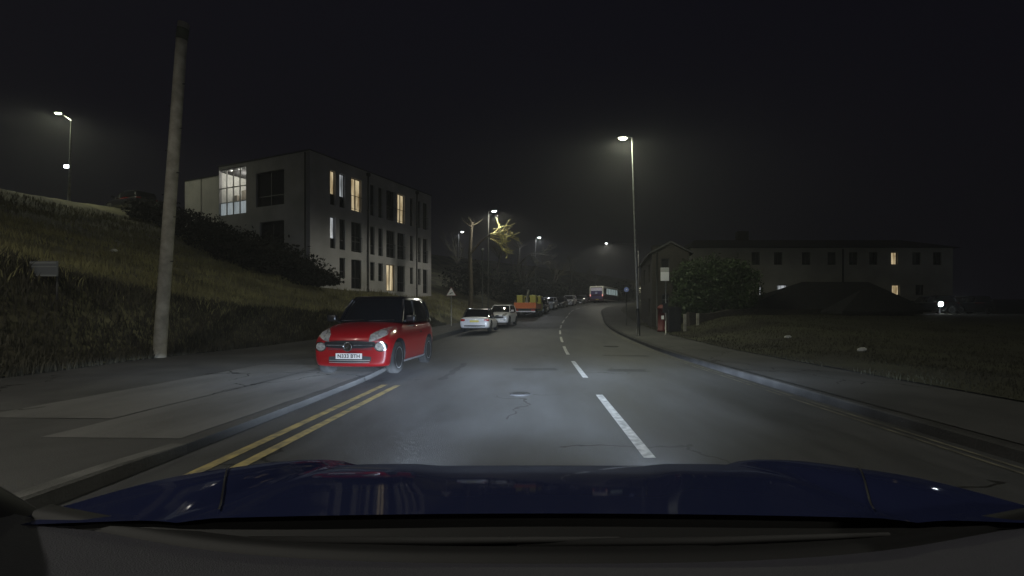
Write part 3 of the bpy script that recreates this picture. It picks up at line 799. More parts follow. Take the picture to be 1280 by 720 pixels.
# bus stop flag
Y = 25.2; s0 = W(831, 343, Y)
e, h = road_sign((s0.x + .06, Y, gl(s0.x, Y)), s0.z, 'bus_stop_sign', 'white two panel bus stop flag on a thin post before the green hedge', 'flag')
bm = bmesh.new(); box(bm, (-.06, 0, h + .26), (0.44, 0.03, 0.2), bev=.01); obj('header_panel', bm, mat('off_white_panel', (.5, .5, .48), .5), e)
bm = bmesh.new(); box(bm, (-.06, 0, h - .1), (0.44, 0.03, 0.48), bev=.01); obj('lower_panel', bm, SIGNW, e)
bm = bmesh.new(); box(bm, (-.06, -.002, h + .149), (0.43, 0.02, 0.02)); obj('gap_bar', bm, SIGNG, e)
bm = bmesh.new(); box(bm, (-.04, -.03, 1.35), (0.26, 0.04, 0.5), bev=.01); obj('timetable_case', bm, PLASTIC, e)

# round blue sign on a thin post by the bend
Y = 34.0; s0 = W(783, 362, Y)
e, h = road_sign((s0.x, Y, gl(s0.x, Y)), s0.z, 'round_sign', 'small round pale blue sign on a black post by the bend, right of the bus', 'round')
bm = bmesh.new(); lathe(bm, [(0.17, -.01), (0.17, .01)], 20, (0, 0, h), 'Y'); bd = obj('sign_plate', bm, SIGNB, e)
bm = bmesh.new(); lathe(bm, [(0.06, -.016), (0.06, -.011)], 4, (0, 0, h), 'Y'); obj('symbol', bm, SIGNW, bd)
for c in kids(e):
    if c.name.startswith('post'): c.data.materials[0] = BLACKM

# slim dark post with a ball top by the tall trunk
Y = 34.0; s0 = W(603, 314, Y); e = empty('slim_post', (s0.x, Y, gl(s0.x, Y)), 0, 'slim grey unlit post with a ball top right of the tall pale trunk', 'post')
h = s0.z - e.location.z
bm = bmesh.new(); tube(bm, [(0, 0, -.1), (0, 0, h)], [.06, .04], 8); obj('shaft', bm, DPOLE, e)
bm = bmesh.new(); bmesh.ops.create_icosphere(bm, subdivisions=2, radius=.12); bmesh.ops.translate(bm, verts=bm.verts, vec=(0, 0, h + .08)); obj('ball_top', bm, DPOLE, e, True)

# red pillar box and dark cabinet by the house
px_ = W(827, 393, 27.0); e = empty('post_box', (px_.x, 27.0, gl(px_.x, 27)), 0, 'dull red pillar box below the bus stop flag', 'post box')
bm = bmesh.new(); lathe(bm, [(.25, 0), (.25, .12), (.21, .14), (.21, 1.25), (.25, 1.27), (.25, 1.33), (.2, 1.42), (.08, 1.5), (.01, 1.51)], 24); obj('body', bm, PBOX, e)
bm = bmesh.new(); box(bm, (0, -.21, 1.1), (.22, .03, .04)); obj('letter_slot', bm, INK, e)
bm = bmesh.new(); box(bm, (0, -.212, .8), (.15, .02, .2)); obj('collection_plate', bm, SIGNW, e)
px_ = W(842, 400, 26.5); e = empty('utility_cabinet', (px_.x, 26.5, gl(px_.x, 26.5)), 0, 'black street cabinet between the red pillar box and a short post', 'cabinet')
bm = bmesh.new(); box(bm, (0, 0, .65), (.72, .4, 1.3), bev=.03); obj('body', bm, BLACKM, e)
bm = bmesh.new(); box(bm, (0, 0, 1.33), (.78, .46, .07), bev=.02); obj('lid', bm, PLASTIC, e)
for sx in (-.17, .17):
    bm = bmesh.new(); box(bm, (sx, -.205, .65), (.31, .02, 1.15)); obj('door', bm, BLACKM, e)
for px, Y, hh_, lb in ((856, 26, .95, 'short pale wooden post right beside the black cabinet'), (872, 27.5, .7, 'shorter wooden post at the end of the low stone wall')):
    q = W(px, 400, Y); bm = bmesh.new(); box(bm, (0, 0, hh_ / 2), (.14, .14, hh_), bev=.015)
    for f in bm.faces: f.smooth = False
    o = obj('bollard', bm, POLEW); o.location = (q.x, Y, gl(q.x, Y) - .02); tag(o, lb, 'bollard')

# floodlight and its post, far right
q = W(1176, 380, 37.0); e = empty('floodlight', (q.x, 37.0, gl(q.x, 37)), 0, 'glaring white floodlight on a short post at the far right', 'floodlight'); h = q.z - e.location.z
bm = bmesh.new(); tube(bm, [(0, 0.1, -.2), (0, 0.1, h)], .05, 8); obj('post', bm, BLACKM, e)
bm = bmesh.new(); box(bm, (0, .06, h), (.44, .12, .34), bev=.03); hd = obj('housing', bm, BLACKM, e)
bm = bmesh.new(); lathe(bm, [(.02, -.09), (.11, -.07), (.17, -.02), (.17, .02)], 20, (0, 0, h), 'Y'); obj('lens', bm, FLOODG, hd)
L = bpy.data.lights.new('flood_light', 'SPOT'); L.energy = 150; L.color = (.85, .93, 1); L.spot_size = R(160); L.spot_blend = .5; L.shadow_soft_size = .12
lo = bpy.data.objects.new('flood_light', L); COL.objects.link(lo); lo.parent = hd; lo.location = (0, -.1, h); lo.rotation_euler = (R(75), 0, R(-35))

# litter
for px, py, Y, sc_, lb in ((1077, 440, 14.6, 1.3, 'crumpled white litter lying on the dark verge, nearer piece'), (985, 430, 19.0, 1.2, 'flat scrap of white litter on the verge, farther piece'), (142, 318, 14.5, 1.3, 'thin white scrap caught in the grass of the bank')):
    q = W(px, py, Y); bm = bmesh.new(); bmesh.ops.create_icosphere(bm, subdivisions=2, radius=.085 * sc_)
    for v in bm.verts: v.co *= 1 + noise.noise(v.co * 14 + Vector((px, 0, 0))) * .7; v.co.z *= .6; v.co.x *= 1.3
    o = obj('litter', bm, PAPER); 
    if px < 500:
        u = 1.8; yy = 15.2; xx = -10.75 - .8; xx = q.x * 1.0; zz_ = land_left(xx, Y)
        # walk along the sight line until it meets the bank
        for i in range(200):
            Yt = 8 + i * .1; qq = W(px, py, Yt)
            if land_left(qq.x, Yt) > qq.z: break
        o.location = (qq.x, Yt, land_left(qq.x, Yt) + .16)
    else: o.location = (q.x, Y, land_right(q.x, Y) + .04)
    tag(o, lb, 'litter')

# ------------------------------------------------------------------ cars
def evaluated(o):
    dg = bpy.context.evaluated_depsgraph_get(); dg.update()
    me = bpy.data.meshes.new_from_object(o.evaluated_get(dg))
    return me

def car_shell(L, Wd, H, style, wheels):
    """lower body: lofted rings, subdivided, wheel arches cut out. front = +Y"""
    hw = Wd / 2
    if style == 'hatch':
        st = [(0, .60, .80, .26), (.012, .70, .88, .2), (.05, .79, .95, .17), (.13, .88, .985, .16), (.22, .94, 1.0, .16), (.31, .985, 1.0, .16), (.5, .97, 1.0, .16), (.7, .99, 1.0, .16), (.86, 1.02, .99, .18), (.95, 1.0, .96, .2), (.985, .93, .9, .24), (1.0, .8, .84, .3)]
    else:   # coupe / saloon
        st = [(0, .52, .80, .24), (.012, .62, .88, .18), (.05, .70, .95, .16), (.13, .78, .985, .15), (.22, .84, 1.0, .15), (.31, .90, 1.0, .15), (.5, .90, 1.0, .15), (.7, .93, 1.0, .15), (.84, .95, .985, .18), (.94, .93, .96, .2), (.98, .86, .92, .24), (1.0, .74, .86, .3)]
    ringp = [(0, 1.0), (.45, .995), (.78, .965), (.91, .89), (.985, .74), (1.0, .52), (.985, .28), (.95, .06), (.85, 0), (0, 0)]
    bm = bmesh.new(); rings = []
    for f, zt, wf, zb in st:
        zt *= H / 1.48; ring = []
        k = max(0, 1 - f / .1) if f < .2 else max(0, (f - .93) / .07)
        def P(sx, a, b):
            x = sx * a * hw * wf; z = zb + (zt - zb) * b
            y = L / 2 - f * L
            if f < .2: y -= k * .16 * a * a * .9
            else: y += k * .12 * a * a
            return (x, y, z)
        for a, b in ringp: ring.append(P(1, a, b))
        for a, b in ringp[-2:0:-1]: ring.append(P(-1, a, b))
        rings.append([bm.verts.new(p) for p in ring])
    n = len(rings[0])
    for i in range(len(rings) - 1):
        for j in range(n): bm.faces.new((rings[i][j], rings[i][(j + 1) % n], rings[i + 1][(j + 1) % n], rings[i + 1][j]))
    bm.faces.new(rings[0][::-1]); bm.faces.new(rings[-1])
    bmesh.ops.recalc_face_normals(bm, faces=bm.faces)
    return bm

def bvh_of(me): 
    return BVHTree.FromPolygons([v.co.copy() for v in me.vertices], [tuple(p.vertices) for p in me.polygons])

def patch_on(bvh, fn, nu, nv, direction, off=0.006, far=4.0):
    """project a small (u,v) sheet onto the body along direction"""
    bm = bmesh.new(); d = Vector(direction); rows = []
    for j in range(nv + 1):
        row = []
        for i in range(nu + 1):
            p = Vector(fn(i / nu, j / nv)); o_ = p - d * far
            hit = bvh.ray_cast(o_, d, 10)
            q = hit[0] if hit[0] else p
            row.append(bm.verts.new(q - d * off))
        rows.append(row)
    for j in range(nv):
        for i in range(nu): bm.faces.new((rows[j][i], rows[j][i + 1], rows[j + 1][i + 1], rows[j + 1][i]))
    bmesh.ops.recalc_face_normals(bm, faces=bm.faces)
    return bm

WHEEL = {}
def wheel_meshes(r=.31):
    if r in WHEEL: return WHEEL[r]
    bm = bmesh.new(); lathe(bm, [(r * .66, -.1), (r * .9, -.105), (r * .985, -.08), (r, -.03), (r, .03), (r * .985, .08), (r * .9, .105), (r * .66, .1)], 28, axis='X')
    a = bpy.data.meshes.new('tyre'); bm.to_mesh(a); bm.free(); a.materials.append(RUBBER)
    bm = bmesh.new()
    lathe(bm, [(r * .68, .06), (r * .68, .1), (r * .62, .1), (r * .6, .04)], 28, axis='X')
    lathe(bm, [(.001, .085), (.05, .085), (.055, .05), (.06, .02)], 14, axis='X')
    for k in range(5):
        an = 2 * PI * k / 5
        for s in (-.16, .16):
            d1 = Vector((0, math.cos(an + s * .5), math.sin(an + s * .5))); d2 = Vector((0, math.cos(an + s), math.sin(an + s)))
            tube(bm, [Vector((.07, 0, 0)) + d1 * .04, Vector((.08, 0, 0)) + d2 * r * .63], .02, 5)
    b = bpy.data.meshes.new('rim'); bm.to_mesh(b); bm.free(); b.materials.append(SILVER)
    bm = bmesh.new(); lathe(bm, [(.001, .0), (r * .64, .0), (r * .64, -.02), (.001, -.02)], 20, axis='X')
    c = bpy.data.meshes.new('brake_disc'); bm.to_mesh(c); bm.free(); c.materials.append(PLASTIC)
    WHEEL[r] = (a, b, c); return WHEEL[r]

def add_wheels(e, xs, ys, r=.31):
    a, b, c = wheel_meshes(r)
    for y in ys:
        for s in (-1, 1):
            w = bpy.data.objects.new('wheel', a); COL.objects.link(w); w.parent = e; w.location = (s * xs, y, r)
            if s < 0: w.rotation_euler = (0, 0, PI)
            for me in (b, c):
                q = bpy.data.objects.new(me.name, me); COL.objects.link(q); q.parent = w

def plate(e, loc, rot, text, m, size=.079, parent_name='number_plate'):
    bm = bmesh.new(); box(bm, (0, 0, 0), (.52, .012, .111), bev=.003)
    p = obj(parent_name, bm, m, e); p.location = loc; p.rotation_euler = rot
    if text:
        cu = bpy.data.curves.new('lettering', 'FONT'); cu.body = text; cu.size = size * 1.25; cu.align_x = 'CENTER'; cu.align_y = 'CENTER'; cu.extrude = .001
        cu.offset = .0016; cu.space_character = 1.02
        t = bpy.data.objects.new('tmp', cu); COL.objects.link(t); me = evaluated(t); bpy.data.objects.remove(t)
        me.materials.clear(); me.materials.append(INK)
        o = bpy.data.objects.new('lettering', me); COL.objects.link(o); o.parent = p
        o.location = (0, -.0085, -.002); o.rotation_euler = (R(90), 0, 0)
    return p

def make_car(loc, rz, label, L=3.7, Wd=1.72, H=1.48, style='hatch', paint=REDP, roofm=None, detail=1, plate_f=None, plate_r=None, group=None, r=.31, name='parked_car', glow_tail=False, side_w=None):
    e = empty(name, loc, rz, label, 'car', group)
    roofm = roofm or paint; s = H / 1.48
    wy = (L / 2 - L * .19, -L / 2 + L * .19)
    bm = car_shell(L, Wd, H, style, wy); tmp = obj('tmp', bm, paint)
    sm = tmp.modifiers.new('s', 'SUBSURF'); sm.levels = 2 if detail else 1; sm.render_levels = sm.levels
    me = evaluated(tmp); bpy.data.objects.remove(tmp)
    bvh = bvh_of(me)
    tmp = bpy.data.objects.new('tmp', me); COL.objects.link(tmp)
    bmc = bmesh.new()
    for y in wy:
        for sx in (-1, 1): lathe(bmc, [(r * 1.19, sx * (Wd / 2 - .27)), (r * 1.19, sx * (Wd / 2 + .2))], 28, (0, y, r + .01), 'X')
    cut = obj('cut', bmc, PLASTIC)
    md = tmp.modifiers.new('b', 'BOOLEAN'); md.operation = 'DIFFERENCE'; md.object = cut; md.solver = 'EXACT'
    try: md.material_mode = 'TRANSFER'
    except Exception: pass
    me2 = evaluated(tmp); bpy.data.objects.remove(tmp); bpy.data.objects.remove(cut)
    for p in me2.polygons: p.use_smooth = True
    try: me2.set_sharp_from_angle(angle=R(40))
    except Exception: pass
    body = bpy.data.objects.new('body', me2); COL.objects.link(body); body.parent = e
    # greenhouse
    if style == 'hatch': fb, fr, tf, tr, bz, hs_ = .27, .975, .44, .88, .95 * s, [0, .45, .82, .95, 1.0]
    else: fb, fr, tf, tr, bz, hs_ = .30, .88, .47, .70, .87 * s, [0, .45, .82, .95, 1.0]
    hw = Wd / 2; N = 40; rings = []
    for h in hs_:
        q = [0, .42, .78, .93, 1.12][hs_.index(h)] if h in hs_ else h
        y0 = L / 2 - L * (fb + (tf - fb) * q); y1 = L / 2 - L * (fr + (tr - fr) * q * (1.0 if h < .9 else 1.1))
        w_ = hw * (.93 - .19 * h ** 1.4 - (.1 if h == 1.0 else 0) - (.02 if h == .95 else 0)); z = bz + (H - bz) * [0, .48, .85, .965, 1.0][hs_.index(h)]
        ring = []
        for k in range(N):
            a = 2 * PI * k / N + PI / N; ca, sa = math.cos(a), math.sin(a); ex = 2 / 5.5
            x = w_ * math.copysign(abs(ca) ** ex, ca); y = math.copysign(abs(sa) ** ex, sa)
            yy = (y0 + y1) / 2 + y * (y0 - y1) / 2 - (.09 * (x / w_) ** 2 if y > .9 else 0) + (.05 * (x / w_) ** 2 if y < -.9 else 0)
            ring.append(Vector((x, yy, z)))
        rings.append(ring)
    def sheet(i0, i1, out=0.0, cap=False, sel=None):
        bm = bmesh.new(); vr = []
        for i in range(i0, i1 + 1):
            c = sum(rings[i], Vector()) / N
            vr.append([bm.verts.new(p + Vector((p.x - c.x, p.y - c.y, 0)).normalized() * out) for p in rings[i]])
        for i in range(len(vr) - 1):
            for k in range(N):
                if sel and not sel(k): continue
                bm.faces.new((vr[i][k], vr[i][(k + 1) % N], vr[i + 1][(k + 1) % N], vr[i + 1][k]))
        if cap:
            c = bm.verts.new(sum(rings[i1], Vector()) / N + Vector((0, 0, .025)))
            for k in range(N): bm.faces.new((vr[-1][k], vr[-1][(k + 1) % N], c))
        for v in list(bm.verts):
            if not v.link_faces: bm.verts.remove(v)
        bmesh.ops.recalc_face_normals(bm, faces=bm.faces)
        return bm
    obj('window_glass', sheet(0, 2), CARGLASS, e, True)
    rf = obj('roof', sheet(2, 4, .006, True), roofm, e, True)
    def pillar(kk, w=.032, m=None, top=2):
        bm = bmesh.new()
        tube(bm, [rings[i][kk] * 1.0 + Vector((math.copysign(.002, rings[i][kk].x), 0, 0)) for i in range(top + 1)], w, 6); return obj('pillar', bm, m or roofm, e)
    ks = sorted(range(N), key=lambda k: -abs(rings[1][k].x) * 1.0 - rings[1][k].y * .8)
    def nearest(i, sx, sy):
        ymax = max(p.y for p in rings[i]); ymin = min(p.y for p in rings[i])
        return max(range(N), key=lambda k: sx * rings[i][k].x / hw + sy * (rings[i][k].y - (ymax + ymin) / 2) / (ymax - ymin) * 2.2)
    for sx in (-1, 1):
        pillar(nearest(1, sx, 1), .03); pillar(nearest(1, sx, -1), .055)
        bk = min((k for k in range(N) if rings[1][k].x * sx > 0), key=lambda k: abs(rings[1][k].y + L * .06))
        pillar(bk, .035, PLASTIC)
    # front patches
    F = (0, -1, 0)
    def lens(name, x0, x1, z0, z1, m, slant=0.0, par=e, side=1, dir_=F, off=.008, round_=False, nu=10, nv=6):
        def fn(u, v):
            if round_:
                a = u * 2 * PI; rr = v; x = (x0 + x1) / 2 + (x1 - x0) / 2 * rr * math.cos(a); z = (z0 + z1) / 2 + (z1 - z0) / 2 * rr * math.sin(a)
            else:
                x = x0 + (x1 - x0) * u; zc = (z0 + z1) / 2; hh = (z1 - z0) / 2 * (0.35 + .65 * math.sin(PI * (.12 + .76 * u)) ** .7)
                z = zc + slant * (u - .5) + (v * 2 - 1) * hh
            return (side * x, 0, z * s)
        return obj(name, patch_on(bvh, fn, nu, nv, dir_, off), m, par, True)
    zf = .78 if style == 'hatch' else .66
    for sx in (-1, 1):
        hl = lens('headlight', .42 * hw / .86, .79 * hw / .86, zf - .11, zf + .075, HLENS, .16, side=sx)
        if detail:
            lens('headlight_reflector', .53, .66, zf - .055, zf + .035, SILVER, side=sx, par=hl, off=.012, round_=True, nu=16, nv=3)
            fl_ = lens('fog_light', .50, .70, .46, .60, HLENS, side=sx, round_=True, nu=18, nv=4, off=.012)
            lens('fog_surround', .475, .725, .44, .62, CHROME, side=sx, round_=True, nu=18, nv=4, off=.006, par=fl_)
        else:
            lens('fog_light', .5, .68, .34, .42, HLENS, side=sx, round_=True, nu=12, nv=3)
    gr = lens('grille', -.50, .50, .50, .64, PLASTIC, nu=16, off=.006)
    if detail:
        bm = patch_on(bvh, lambda u, v: (-.46 + .92 * u, 0, (.60 + .022 * v)), 20, 2, F, .02); obj('grille_bar', bm, CHROME, gr, True)
        for k in range(3):
            bm = patch_on(bvh, lambda u, v: (-.44 + .88 * u, 0, (.52 + k * .026 + .008 * v)), 16, 1, F, .014); obj('grille_slat', bm, GREYP, gr, True)
        em = patch_on(bvh, lambda u, v: (.085 * v * math.cos(u * 2 * PI), 0, .585 + .085 * v * math.sin(u * 2 * PI)), 20, 3, F, .03); bd = obj('badge', em, PLASTIC, gr, True)
        bm = bmesh.new(); y0 = max(v.co.y for v in bd.data.vertices)
        lathe(bm, [(.075, -.006), (.075, .014), (.09, .014), (.09, -.006)], 24, (0, y0, .585), 'Y')
        tube(bm, [(-.06, y0 + .01, .60), (-.02, y0 + .014, .605), (.0, y0 + .016, .575), (.035, y0 + .014, .56), (.06, y0 + .01, .575)], .011, 6)
        obj('badge_emblem', bm, CHROME, bd)
        low = lens('lower_grille', -.42, .42, .25, .37, GREYP, nu=16, off=.005)
        for k in range(2):
            bm = patch_on(bvh, lambda u, v: (-.4 + .8 * u, 0, (.27 + k * .04 + .01 * v)), 16, 1, F, .014); obj('grille_slat', bm, SILVER, low, True)
        # bonnet shut line and wipers
        bm = patch_on(bvh, lambda u, v: (-.66 + 1.32 * u, 0, (.70 + .006 * v)), 20, 1, F, .004); obj('bonnet_gap', bm, PLASTIC, e)
        for x0, x1 in ((-.55, -.02), (0.08, .58)):
            bm = bmesh.new(); k1 = L / 2 - L * fb + .0
            tube(bm, [(x0, k1 - .03 - .09 * abs(x0), bz + .05), (x1, k1 - .03 - .03 * abs(x1), bz + .035)], .01, 5); obj('wiper', bm, PLASTIC, e)
        # door seam and handle
        for sx in (-1, 1):
            for yy in (L * .09, -L * .2):
                bm = patch_on(bvh, lambda u, v: (0, yy + (.006 * u) , .28 + .62 * v), 1, 12, (-sx, 0, 0), .002); obj('door_gap', bm, PLASTIC, e)
            bm = patch_on(bvh, lambda u, v: (0, -L * .12 + .13 * u, .80 + .025 * v), 4, 2, (-sx, 0, 0), .02); obj('door_handle', bm, CHROME, e, True)
            bm = patch_on(bvh, lambda u, v: (0, L * .24 - u * L * .5, .2 + .05 * v), 12, 2, (-sx, 0, 0), .012); obj('sill_trim', bm, SILVER, e, True)
    for sx in (-1, 1):   # mirrors, tail lamps
        bm = bmesh.new(); yy = L / 2 - L * (fb + .065)
        box(bm, (sx * (hw + .06), yy, bz + .09), (.2, .1, .14), bev=.035); tube(bm, [(sx * (hw - .09), yy, bz + .02), (sx * hw, yy, bz + .06)], .025, 6); obj('wing_mirror', bm, roofm, e, True)
        B = (0, 1, 0)
        lens('tail_light', .52 * hw / .86, .80 * hw / .86, zf + .0, zf + .14, TLENS, side=sx, dir_=B, off=.012)
    lens('rear_bumper_trim', -.6, .6, .33, .42, PLASTIC, dir_=(0, 1, 0), nu=16)
    add_wheels(e, hw - .125, wy, r)
    def front_y(z): 
        h = bvh.ray_cast(Vector((0, 4, z)), Vector((0, -1, 0)), 8)[0]; return h.y if h else L / 2
    def rear_y(z):
        h = bvh.ray_cast(Vector((0, -4, z)), Vector((0, 1, 0)), 8)[0]; return h.y if h else -L / 2
    if plate_f is not None: plate(e, (0, front_y(.40) + .02, .40), (0, 0, PI), plate_f, PLW)
    if plate_r is not None:
        zz_ = .66 * s; plate(e, (0, rear_y(zz_) - .02, zz_), (0, 0, 0), plate_r, PLY)
    return e

# the red hatchback: front towards the camera (local +Y turned to -Y)
make_car((-3.52, 11.0, gz(11.5) + .10), PI - R(3), 'small red hatchback with black roof facing us at the end of the double yellow lines', plate_f='N333 BTH', paint=REDP, roofm=BLACKP, r=.33, H=1.62, Wd=1.62, L=3.55)
make_car((-3.35, 29.2, gz(29.2) + .02), R(-3), 'white coupe with dark roof parked tail towards us, yellow plate', L=4.1, Wd=1.8, H=1.38, style='coupe', paint=WHITEP, roofm=BLACKP, plate_r='', detail=0, group='cars parked along the left kerb')
make_car((-2.45, 35.6, gz(35.6) + .02), PI + R(-9), 'white hatchback parked facing us, right behind the white coupe', L=3.8, Wd=1.7, H=1.5, paint=WHITEP, plate_f='', detail=0, group='cars parked along the left kerb')
cars = [(51.5, BLACKP, 'hatch', 'dark hatchback parked right behind the orange truck', PI),
        (59.0, SILVP, 'hatch', 'silver hatchback parked between the dark one and the white one', PI),
        (65.5, BLACKP, 'coupe', 'low black car tucked in front of the brightest far white car', PI),
        (71.5, WHITEP, 'hatch', 'bright white hatchback in the far row, nearest the bend', PI),
        (79.5, GREYP, 'coupe', 'grey car half hidden past the far white hatchback', PI),
        (87.0, BLACKP, 'hatch', 'black hatchback at the far end of the row beside the bus', PI),
        (94.5, SILVP, 'coupe', 'pale low car, farthest of the row, behind the bus', PI)]
protos = {}
for Yc, pm, stl, lb, hd_ in cars:
    sl = (lk(Yc + 2) - lk(Yc - 2)) / 4; rz = hd_ - math.atan(sl); x = lk(Yc) + 1.15 + .15 * max(0, (Yc - 55) / 30)
    sy = (gz(Yc + 2) - gz(Yc - 2)) / 4
    c = make_car((x, Yc, gz(Yc) + .02), rz, lb, L=4.0, Wd=1.75, H=1.5 if stl == 'hatch' else 1.4, style=stl, paint=pm, detail=0, plate_f='', plate_r='', group='cars parked along the left kerb')
    c.rotation_euler = (math.atan(sy) * (-1 if abs(hd_ - PI) < .1 else 1), 0, rz)

# dark cars near the floodlight on the right, and on the hilltop at left
for px, py, Yc, rz, pm, lb in ((1160, 390, 39.5, R(80), BLACKP, 'dim dark car parked left of the floodlight'), (1206, 391, 39.5, R(95), BLACKP, 'dark car parked right of the floodlight, only glints showing')):
    q = W(px, py, Yc); make_car((q.x, Yc, land_right(q.x, Yc)), rz, lb, L=4.0, paint=pm, detail=0, group='cars parked on the right')
q = Vector((-32.5, 39.0)); make_car((-31.5, 37.5, land_left(-31.5, 37.5) - .15), R(70), 'dark car on the hilltop at far left, only glints showing', L=4.1, paint=BLACKP, detail=0)

# orange truck
Yt = 44.8
tr = empty('tipper_truck', ((657.5 - 669) * Yt / 600, Yt, gz(Yt) + .02), R(-9), 'orange tailed flatbed truck with yellow cab and a grey folded crane', 'truck', None)
bm = bmesh.new(); box(bm, (0, 1.2, .72), (1.9, 3.6, .12), bev=.02); box(bm, (0, 2.2, .55), (.8, 5.2, .16)); obj('chassis', bm, BLACKM, tr)
bm = bmesh.new(); box(bm, (0, -.55, 1.05), (2.05, .07, .55), bev=.015)
for k in range(4): box(bm, (-.75 + k * .5, -.6, 1.05), (.05, .05, .5))
tg = obj('tailgate', bm, ORANGE, tr)
for sx in (-1, 1):
    bm = bmesh.new(); box(bm, (sx * 1.0, 1.2, 1.02), (.06, 3.4, .48), bev=.012); obj('side_board', bm, ORANGE, tr)
    bm = bmesh.new(); box(bm, (sx * .78, -.62, .62), (.34, .05, .12), bev=.01); obj('tail_light', bm, TLENS, tr)
bm = bmesh.new(); box(bm, (0, -.6, .5), (1.95, .08, .12), bev=.01)
for k in range(6): box(bm, (-.8 + k * .32, -.645, .5), (.16, .012, .11))
obj('rear_bumper', bm, SILVER, tr)
bm = bmesh.new(); box(bm, (0, 3.85, 1.35), (1.9, 1.6, 1.5), bev=.12); cab = obj('cab', bm, LIME, tr)
bm = bmesh.new(); box(bm, (0, 3.035, 1.7), (1.3, .03, .45), bev=.01); obj('rear_window', bm, CARGLASS, cab)
bm = bmesh.new(); box(bm, (0, 4.66, 1.65), (1.6, .03, .6), bev=.01); obj('windscreen', bm, CARGLASS, cab)
for sx in (-1, 1):
    bm = bmesh.new(); box(bm, (sx * .955, 4.0, 1.7), (.03, .9, .5), bev=.01); obj('side_window', bm, CARGLASS, cab)
    bm = bmesh.new(); box(bm, (sx * .62, .6, 1.55), (.55, 1.0, .85), bev=.06); obj('yellow_bin', bm, LIME, tr)
    bm = bmesh.new(); box(bm, (sx * .62, .6, 2.01), (.6, 1.05, .07), bev=.02); obj('bin_lid', bm, mat('lime_lid', (.55, .55, .2), .5), tr)
bm = bmesh.new(); tube(bm, [(0, .9, .8), (.02, .9, 2.0), (.12, .7, 2.55)], [.16, .14, .1], 8); tube(bm, [(.12, .7, 2.5), (.05, -.1, 1.6), (0, -.2, 1.3)], [.09, .07, .06], 8); obj('crane_arm', bm, mat('grey_crane_paint', (.25, .25, .22), .5), tr)
add_wheels(tr, .85, (.5, 3.8), .38)
bm = bmesh.new(); lathe(bm, [(.08, 0), (.09, .08), (.02, .12)], 12, (0, 3.9, 2.1)); obj('beacon', bm, mat('amber_beacon', (.6, .25, .03), .3), cab)

# bus going away, rear and right side showing
Yb = 84.0; hb = R(-24)
bus = empty('bus', ((745.5 - 669) * Yb / 600, Yb, gz(Yb) + .03), hb, 'single deck bus driving away round the bend, purple rear and faintly lit side windows', 'bus')
BLn, BW, BH = 10.4, 2.5, 2.95
bm = bmesh.new(); box(bm, (0, BLn / 2, .95), (BW, BLn, 1.15), bev=.1); bd = obj('lower_body', bm, BUSR, bus, False)
bm = bmesh.new(); box(bm, (0, BLn / 2, 2.78), (BW, BLn, .34), bev=.12); obj('roof', bm, BUSW, bus)
bm = bmesh.new(); box(bm, (0, .06, 2.05), (BW - .3, .1, 1.3), bev=.03); obj('rear_panel', bm, BUSP, bus)
bm = bmesh.new(); box(bm, (0, .0, 2.33), (BW - .5, .05, .5), bev=.05); rw = obj('rear_window', bm, mat('pale_rear_screen', (.75, .72, .9), .3), bus)
bm = bmesh.new(); box(bm, (0, -.005, 1.75), (.36, .03, .36), bev=.12); tube(bm, [(-.1, -.03, 1.78), (0, -.03, 1.66), (.1, -.03, 1.78)], .03, 5); obj('emblem', bm, mat('pale_emblem', (.5, .5, .7), .4), bus)
bm = bmesh.new()
box(bm, (0, -.005, .95), (BW - .6, .03, .5), bev=.01)
for k in range(6): box(bm, (0, -.025, .78 + k * .07), (BW - .7, .02, .03))
obj('engine_cover', bm, BUSP, bus)
plate(bus, (.15, -.03, .6), (0, 0, 0), '', PLY)
for sx in (-1, 1):
    bm = bmesh.new(); box(bm, (sx * (BW / 2 - .11), .05, 1.95), (.2, .16, 1.5), bev=.05); obj('corner_pillar', bm, BUSW, bus)
    bm = bmesh.new(); box(bm, (sx * (BW / 2 - .16), -.03, 1.3), (.14, .04, .34), bev=.02); obj('tail_light', bm, TAILON, bus)
    for k in range(6):
        bm = bmesh.new(); box(bm, (sx * (BW / 2 - .02), 1.1 + k * 1.6, 2.06), (.04, 1.46, 1.0), bev=.015); wf = obj('side_window', bm, BUSLIT if k > 0 else CARGLASS, bus)
    bm = bmesh.new()
    for k in range(7): box(bm, (sx * (BW / 2 - .02), .3 + k * 1.6, 2.06), (.07, .14, 1.16))
    obj('window_pillar', bm, PLASTIC, bus)
    bm = bmesh.new(); box(bm, (sx * (BW / 2 - .008), BLn / 2, .52), (.02, BLn - .5, .1)); obj('skirt_trim', bm, BUSW, bus)
bm = bmesh.new(); box(bm, (0, BLn - .04, 1.95), (BW - .2, .1, 1.3), bev=.04); obj('windscreen', bm, CARGLASS, bus)
add_wheels(bus, BW / 2 - .12, (2.6, 7.9), .48)

# ------------------------------------------------------------------ this car: bonnet, cowl, dashboard edge, pillars
own = empty('camera_car', (0, 0, 0), 0, 'deep blue car carrying the camera, bonnet and dashboard edge across the foot of the picture', 'car')
CXo = 0.02
def bon_hw(y): return interp([(.6, .90), (.85, .905), (1.15, .90), (1.4, .85), (1.58, .73), (1.7, .58), (1.8, .38), (1.86, .12)], y)
def bon_z(x, y):
    z = interp([(.6, .985), (.82, .957), (1.15, .905), (1.4, .850), (1.6, .790), (1.8, .712), (1.95, .62)], y)
    a = abs(x)
    z += .016 * sstep(y, .82, 1.1) * sstep(a, .62, .70) * (1 - sstep(a, .74, .92)) - .006 * math.exp(-((a - .62) / .03) ** 2)
    z += .007 * sstep(y, .85, 1.2) * sstep(a, .20 + .16 * (y - .8), .30 + .16 * (y - .8)) - .004
    return z
bm = bmesh.new(); NY, NX = 46, 64; rows = []
